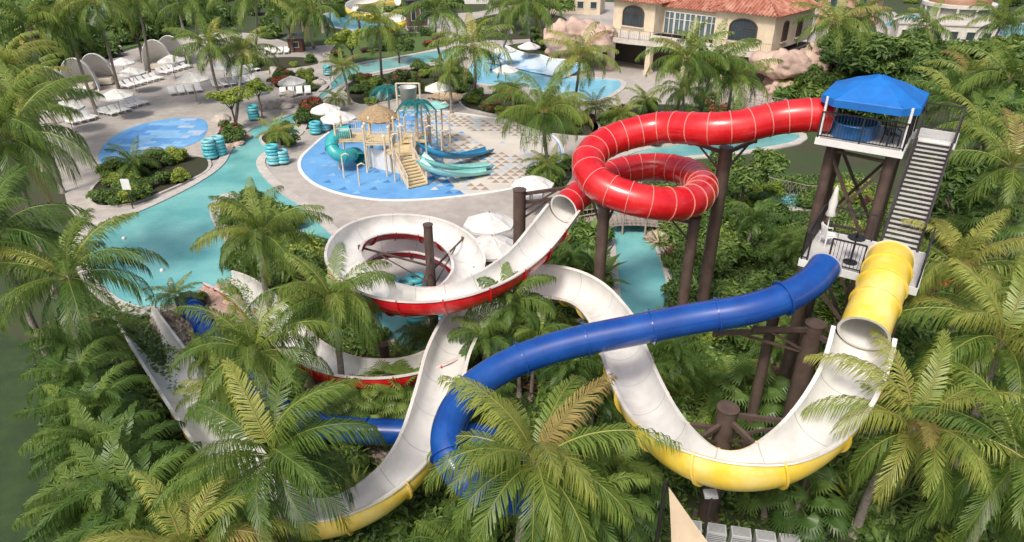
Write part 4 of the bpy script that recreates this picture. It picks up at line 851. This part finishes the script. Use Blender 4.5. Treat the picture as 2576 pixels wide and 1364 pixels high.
c4=platf("platform",1045,347,2.2,2.0,2.2);prail(c4,2.0,2.2,"b")
mb=MB();a=Q(1010,387,1.9);b=Q(1052,470,0.05)
d=(b-a);hd=V((d.x,d.y,0)).normalized();sd2=V((-hd.y,hd.x,0))
for i in range(11):
    q=a.lerp(b,(i+.5)/11);mb.obox(q,sd2*.75,hd*(V((d.x,d.y,0)).length/22+.03),V((0,0,.05)),0)
for s in(-1,1):mb.beam(a+sd2*s*.8,b+sd2*s*.8,.08,.35,1)
mb.obj("staircase",[yst,creamst],ps)
for s in(-1,1):
    mb=MB()
    for hh in(.25,.95):mb.beam(a+sd2*s*.8+V((0,0,hh)),b+sd2*s*.8+V((0,0,hh)),.06)
    for i in range(22):
        q=a.lerp(b,i/21)+sd2*s*.8;mb.beam(q+V((0,0,.1)),q+V((0,0,.95)),.03 if i%5 else .08)
    mb.obj("stair_railing",creamst,ps)
mb=MB()
for i in range(14):
    q=Q(925+i*7,395+i*1.5,.9);mb.box(q,(.22,.06,1.7))
mb.obj("slatted_panel",wht,ps)
c=Q(950,290,3.7);mb=MB();n=40;vs=[]
for ri,(r,z_) in enumerate([(.05,.95),(.6,.68),(1.2,.32),(1.7,-.08),(1.65,-.22)]):
    for i in range(n):
        j=(1+.06*rnd.uniform(-1,1)*(ri>1));vs.append(V((c.x+r*j*math.cos(2*math.pi*i/n),c.y+r*j*math.sin(2*math.pi*i/n),c.z+z_+(rnd.uniform(-.12,.03) if ri>2 else 0))))
mb.add(vs,[(i*n+j,i*n+(j+1)%n,(i+1)*n+(j+1)%n,(i+1)*n+j) for i in range(4) for j in range(n)]);mb.obj("thatch_roof",M("thatch",(.46,.34,.2),.95,(.3,.21,.12),8,1.,30),ps)
for dx,dy in((-1,-1),(1,-1),(1,1),(-1,1)):
    mb=MB();mb.cyl((c.x+dx,c.y+dy,2.3),(c.x+dx,c.y+dy,3.9),.06,n=8);mb.obj("roof_post",creamst,ps)
c=Q(1027,235,5.6);mb=MB();mb.lathe(c,[(0,-.9),(.6,-.9),(.72,.5),(.78,.55),(.66,.5),(.55,-.7),(0,-.7)],20);mb.obj("tipping_bucket",M("bucket_grey",(.55,.57,.55),.4),ps)
mb=MB()
for s in(-1,1):mb.cyl((c.x+s*.95,c.y,0),(c.x+s*.95,c.y,c.z+.8),.09,n=10)
mb.cyl((c.x-.95,c.y,c.z+.8),(c.x+.95,c.y,c.z+.8),.07,n=8);mb.cyl((c.x-.95,c.y,c.z-.2),(c.x+.95,c.y,c.z-.2),.05,n=8);mb.obj("bucket_frame",creamst,ps)
for x,y,h in((975,225,5.3),(1045,262,5.2)):
    c=Q(x,y,h);mb=MB();mb.cyl((c.x,c.y,0),(c.x,c.y,h),.1,n=10);mb.obj("decorative_palm_post",creamst,ps);mb=MB()
    for i in range(9):
        a_=i*.698;pts=[];
        for k in range(7):
            t=k/6;pts.append(V((c.x+1.7*t*math.cos(a_),c.y+1.7*t*math.sin(a_),h+.5*math.sin(2.4*t)-.9*t*t)))
        sv=V((-math.sin(a_),math.cos(a_),0));vs=[]
        for k,p in enumerate(pts):
            wv=.2*math.sin(math.pi*(.12+.85*k/6))
            vs+=[p-sv*wv-V((0,0,.12)),p,p+sv*wv-V((0,0,.12))]
        fs=[]
        for k in range(6):fs+=[(3*k,3*k+1,3*k+4,3*k+3),(3*k+1,3*k+2,3*k+5,3*k+4)]
        for k in range(12):
            t=.1+.8*k/12;i0=int(t*6);p=pts[i0].lerp(pts[i0+1],t*6-i0);dirr=(pts[i0+1]-pts[i0]).normalized()
            for s in(-1,1):mb.add([p-dirr*.06,p+dirr*.06,p+dirr*.3+sv*s*.55-V((0,0,.25))],[(0,1,2)])
        mb.add(vs,fs)
    mb.obj("decorative_palm_leaves",M("leaf_teal",(.01,.13,.13),.4,coat=.2),ps)
def pslide(name,pts,r,mat,tubee=False):
    p=resamp(smooth(spline([Q(*q) for q in pts],.2),4),.15);T,S,U=frames(p,.8);mb=MB()
    if tubee:arcsweep(mb,p,S,U,r,-math.pi,math.pi,17,0)
    else:
        a_=math.radians(85);arcsweep(mb,p,S,U,r,-a_,a_,11,0,True);arcsweep(mb,p,S,U,r+.04,-a_,a_,11,0)
        for sg in(-1,1):
            A=[p[i]+r*(sg*math.sin(a_)*S[i]-math.cos(a_)*U[i]) for i in range(len(p))];strip(mb,A,[A[i]+S[i]*sg*.1 for i in range(len(p))],0)
    mb.obj(name,mat,ps)
    if tubee:flanges(p,S,U,r,-math.pi,math.pi,17,1.2,.03,.06,lambda m:m.obj("joint_flange",mat,ps),.15)
pslide("tube_slide",[(882,330,3.0),(850,338,2.8),(832,360,2.3),(842,385,1.7),(870,395,1.3),(895,385,1.0),(905,400,.7)],.52,teal,True)
pslide("open_slide",[(1050,345,2.5),(1075,365,2.1),(1110,382,1.6),(1160,385,1.1),(1205,378,.7),(1232,370,.55)],.45,pblue)
pslide("open_slide",[(1060,385,2.1),(1095,405,1.6),(1140,415,1.1),(1190,415,.7),(1235,410,.5)],.42,aqua)
pslide("open_slide",[(1055,397,2.1),(1085,418,1.6),(1130,430,1.1),(1180,430,.7),(1230,424,.5)],.42,aqua)
for x,y,h in((1070,330,3.4),(1110,340,2.8),(1080,290,3.6),(1110,270,3.6),(860,400,1.6),(900,425,1.4),(930,300,3.4),(1130,300,2.8),(1000,330,4.0),(985,350,3.5)):
    q=Q(x,y,h);mb=MB();mb.cyl((q.x,q.y,0),q,.07,n=8);mb.pipe([q,q+V((0,0,.3)),q+V((.3,0,.45)),q+V((.6,0,.3))],.06,8);mb.obj("spray_post",creamst,ps)
c=Q(1095,265,3.7);mb=MB();mb.lathe(c,[(0,.35),(1.2,.05),(1.25,0),(0,.0)],8,0,False);mb.cyl((c.x,c.y,0),(c.x,c.y,c.z),.07,n=8);mb.obj("shade_cone",aqua,ps)
# ------------------------------------------------------------------ fences and bridges
def ropefence(name,label,pts,z=0,h=1.1,mat=None,cat="fence"):
    o_=thing(name,label,cat,pts[0]);mb=MB();mr=MB()
    for a,b in zip(pts[:-1],pts[1:]):
        n=max(1,round((b-a).length/1.8))
        for i in range(n+1):
            q=a.lerp(b,i/n)+V((0,0,z));mb.cyl(q,q+V((0,0,h+.1)),.07,n=8)
        for i in range(n):
            p=a.lerp(b,i/n)+V((0,0,z));q=a.lerp(b,(i+1)/n)+V((0,0,z))
            for hh in(h,.15):
                mdd=(p+q)/2+V((0,0,hh-.08));mr.beam(p+V((0,0,hh)),mdd,.035);mr.beam(mdd,q+V((0,0,hh)),.035)
            k=7
            for j in range(k):
                u0=p.lerp(q,j/k);u1=p.lerp(q,(j+1)/k)
                mr.beam(u0+V((0,0,.15)),u1+V((0,0,h-.05)),.014);mr.beam(u1+V((0,0,.15)),u0+V((0,0,h-.05)),.014)
    mb.obj("fence_posts",M("post_wood",(.3,.25,.2),.8),o_,o_.location);mr.obj("rope_net",M("rope_tan",(.42,.38,.31),.9),o_,o_.location)
ropefence("rope_fence","rope net fence beside the small pool",[P(1925,478),P(1985,492),P(2060,505),P(2110,500)])
ropefence("rope_fence","rope net fence along the garden path",[P(1925,478),P(1930,455)])
def bridge(label,A,B,wd):
    br=thing("foot_bridge",label,"bridge",A);d=(B-A);t=d.normalized();s=V((-t.y,t.x,0));mb=MB();n=int(d.length/.3)
    for i in range(n):
        q=A.lerp(B,(i+.5)/n);ar=.5*math.sin(math.pi*(i+.5)/n);mb.obox(q+V((0,0,.25+ar)),t*.135,s*wd/2,V((0,0,.04)))
    mb.obj("deck_planks",M("plank_wood",(.36,.3,.26),.85,(.27,.22,.19),6),br,A)
    for sg in(-1,1):
        mb=MB()
        for i in range(0,n+1,5):
            q=A.lerp(B,i/n)+s*sg*wd/2;ar=.5*math.sin(math.pi*i/n);mb.cyl(q,q+V((0,0,1.45+ar)),.07,n=8)
        for i in range(n):
            for hh in(.5,.85,1.3):
                mb.beam(A.lerp(B,i/n)+s*sg*wd/2+V((0,0,hh+.5*math.sin(math.pi*i/n))),A.lerp(B,(i+1)/n)+s*sg*wd/2+V((0,0,hh+.5*math.sin(math.pi*(i+1)/n))),.045)
            q=A.lerp(B,(i+.5)/n)+s*sg*wd/2;ar=.5*math.sin(math.pi*(i+.5)/n);mb.beam(q+V((0,0,.3+ar)),q+V((0,0,1.3+ar)),.025)
        mb.obj("bridge_railing",M("rail_wood",(.38,.32,.27),.8),br,A)
bridge("timber foot bridge with railings over the lazy river",P(1450,575),P(1730,580),1.8)
bridge("timber foot bridge with rope railings near the villa",P(1780,268),P(2090,325),2.2)
wf=thing("picket_fence","low white picket fence by the back pool","fence",P(1000,85));railing([(V((0,0,0)),P(1130,80)-P(1000,85))],wf,"pickets",wht,.22,1.0)
bk=thing("curved_water_slide","small white and yellow curved slide by the back pool","water slide",P(1000,60))
slide_trough(bk,bk.location,"slide_channel",[(1000,0,5.5),(940,3,5),(890,12,4.5),(885,28,4),(930,42,3.4),(990,45,2.8),(1010,60,2.2),(970,72,1.2),(930,76,.6)],.8,yelS,3)
for x,y,h in((900,25,3.4),(1000,50,2.2),(950,5,4)):
    q=P(x,y,h)-bk.location;mb=MB();mb.cyl((q.x,q.y,0),q,.2,n=10);mb.obj("post",brown,bk)
building("slide_start_tower","small brown start tower for the back slide","tower",P(1050,75),.3,3,3,4.8,M("tower_brown",(.13,.08,.06),.8),M("roof_dkblue",(.03,.06,.12),.6),1.2,2)
for x,y,h in((1790,1252,4.3),):
    lp=thing("lamp_post","slim dark lamp post with flat light head","lamp post",V((P(x,y,h).x,P(x,y,h).y,0)));mb=MB();mb.cyl((0,0,0),(0,0,h),.05,.04,10);mb.obj("pole",darkst,lp);mb=MB();mb.obox((0,.12,h+.02),V((.2,0,0)),V((0,.14,.02)),V((0,0,.04)));mb.obj("lamp_head",M("lamp_grey",(.45,.46,.48),.4),lp)
p1,p2,p3=P(1682,1225,4.2),P(1800,1390,2.8),P(1690,1400,2.6)
ss=thing("shade_sail","beige triangular shade sail on steel pole","shade sail",V((p1.x,p1.y,0)));mb=MB();K=10;vs=[];fs=[];idx={}
for i in range(K+1):
    for j in range(K+1-i):
        u,v=i/K,j/K;w3=1-u-v;idx[(i,j)]=len(vs);c_=p1*w3+p2*u+p3*v;cen=(p1+p2+p3)/3;pull=(u*v+v*w3+u*w3)*.5;e_=min(u,v,w3);vs.append(c_.lerp(cen,.22*pull*(1-3*e_))-V((0,0,.5*u*v*w3*8)))
for i in range(K):
    for j in range(K-i):
        fs.append((idx[(i,j)],idx[(i+1,j)],idx[(i,j+1)]))
        if j<K-i-1:fs.append((idx[(i+1,j)],idx[(i+1,j+1)],idx[(i,j+1)]))
mb.add(vs,fs,0,True);mb.obj("sail_cloth",M("sail_beige",(.55,.44,.32),.85,(.48,.38,.27),2,.2,5),ss,ss.location);mb=MB();mb.cyl((-.1,0,0),(-.12,0,4.4),.06,n=10);mb.obj("pole",darkst,ss)
def ac():
    a_=thing("air_conditioner_unit","grey outdoor cooling unit with slatted top","air conditioner",(0,0,-50),0,"row of cooling units");mb=MB();mb.box((0,0,.75),(.9,.6,1.3));mb.obj("casing",M("ac_grey",(.5,.51,.51),.5,(.43,.44,.44),3),a_)
    mb=MB()
    for i in range(7):mb.box((0,-.21+i*.07,1.415),(.76,.025,.03))
    mb.obj("top_grille",M("grille_grey",(.3,.3,.31),.5),a_);mb=MB()
    for i in range(9):mb.box((0,-.31,.3+i*.12),(.8,.03,.04))
    mb.obj("louvre",M("ac_dark",(.22,.22,.23),.5),a_);mb=MB();mb.box((0,0,.05),(1,.8,.1));mb.obj("plinth",conc,a_);return a_
au=ac();first=True
for i in range(5):
    q=P(1742+i*62,1316+i*9,1.1);q.z=0
    if first:au.location=q;au.rotation_euler=(0,0,-.2);au.scale=(.72,)*3;first=False
    else:clone(au,q,-.2+rnd.uniform(-.08,.08),.72)
sg=thing("hanging_banner","white blank banner on a slim pole by the river","banner",P(335,525));mb=MB();mb.cyl((0,0,0),(0,0,2.3),.04,n=8);mb.obj("pole",darkst,sg);mb=MB();mb.box((0,-.06,1.9),(.6,.04,.8));mb.obj("banner_panel",wht,sg)
# ------------------------------------------------------------------ people
def person(label,loc,rz_,shirt,short,step=.2):
    p=thing("person",label,"person",loc,rz_)
    J={'pel':(0,0,.95,.13),'che':(0,0,1.3,.15),'nec':(0,0,1.5,.055),'hd':(0,-.02,1.62,.095),'top':(0,0,1.72,.085),'hl':(.1,0,.9,.1),'kl':(.11,-step,.5,.062),'al':(.11,-step*.9,.08,.045),'tl':(.12,-step-.17,.03,.035),'hr':(-.1,0,.9,.1),'kr':(-.11,step*.3,.5,.062),'ar':(-.11,step*1.3,.1,.045),'tr':(-.12,step*1.1-.15,.03,.035),'sl':(.19,0,1.42,.06),'el':(.25,.06,1.14,.045),'wl':(.25,-.1,.92,.032),'fl':(.25,-.15,.83,.03),'sr':(-.19,0,1.42,.06),'er':(-.25,.0,1.14,.045),'wr':(-.25,.1,.9,.032),'fr':(-.25,.1,.8,.03)}
    E=[('pel','che'),('che','nec'),('nec','hd'),('hd','top'),('pel','hl'),('hl','kl'),('kl','al'),('al','tl'),('pel','hr'),('hr','kr'),('kr','ar'),('ar','tr'),('che','sl'),('sl','el'),('el','wl'),('wl','fl'),('che','sr'),('sr','er'),('er','wr'),('wr','fr')]
    ks=list(J);me=bpy.data.meshes.new("body");me.from_pydata([J[k][:3] for k in ks],[(ks.index(a),ks.index(b)) for a,b in E],[]);ob=bpy.data.objects.new("body",me);col.objects.link(ob);ob.parent=p
    ob.modifiers.new("s",'SKIN')
    if len(me.skin_vertices):
        for i,k in enumerate(ks):me.skin_vertices[0].data[i].radius=(J[k][3],J[k][3]*.8)
        me.skin_vertices[0].data[0].use_root=True
    ob.modifiers.new("d",'SUBSURF').levels=2;ob.modifiers["d"].render_levels=2;me.materials.append(M("skin",(.3,.17,.11),.6))
    mb=MB();mb.pipe([(0,0,.92),(0,0,1.1),(0,0,1.3),(0,0,1.46)],[.17,.17,.2,.12],12)
    for s in(-1,1):mb.pipe([(.15*s,0,1.42),(.24*s,.02,1.2)],[.09,.075],8)
    mb.obj("shirt",shirt,p);mb=MB();mb.pipe([(0,0,.82),(0,0,.96)],[.175,.18],12)
    mb.pipe([(.1,0,.9),(.11,-step*.8,.55)],[.12,.1],8);mb.pipe([(-.1,0,.9),(-.11,step*.25,.55)],[.12,.1],8);mb.obj("shorts",short,p)
    mb=MB();mb.lathe((0,.02,1.66),[(.11,-.05),(.11,.04),(.08,.1),(0,.13)],12);mb.obj("hair",M("hair_dark",(.03,.02,.015),.7),p)
sh1=M("cloth_navy",(.03,.04,.09),.9);person("person in white shirt and navy shorts walking",P(308,142),1.2,wht,sh1)
person("person in blue shirt walking beside the river",P(937,135),-.8,M("cloth_blue",(.05,.2,.45),.9),sh1,.15)
person("person in white shirt walking near the villa",P(1215,90),.3,wht,sh1,.2)
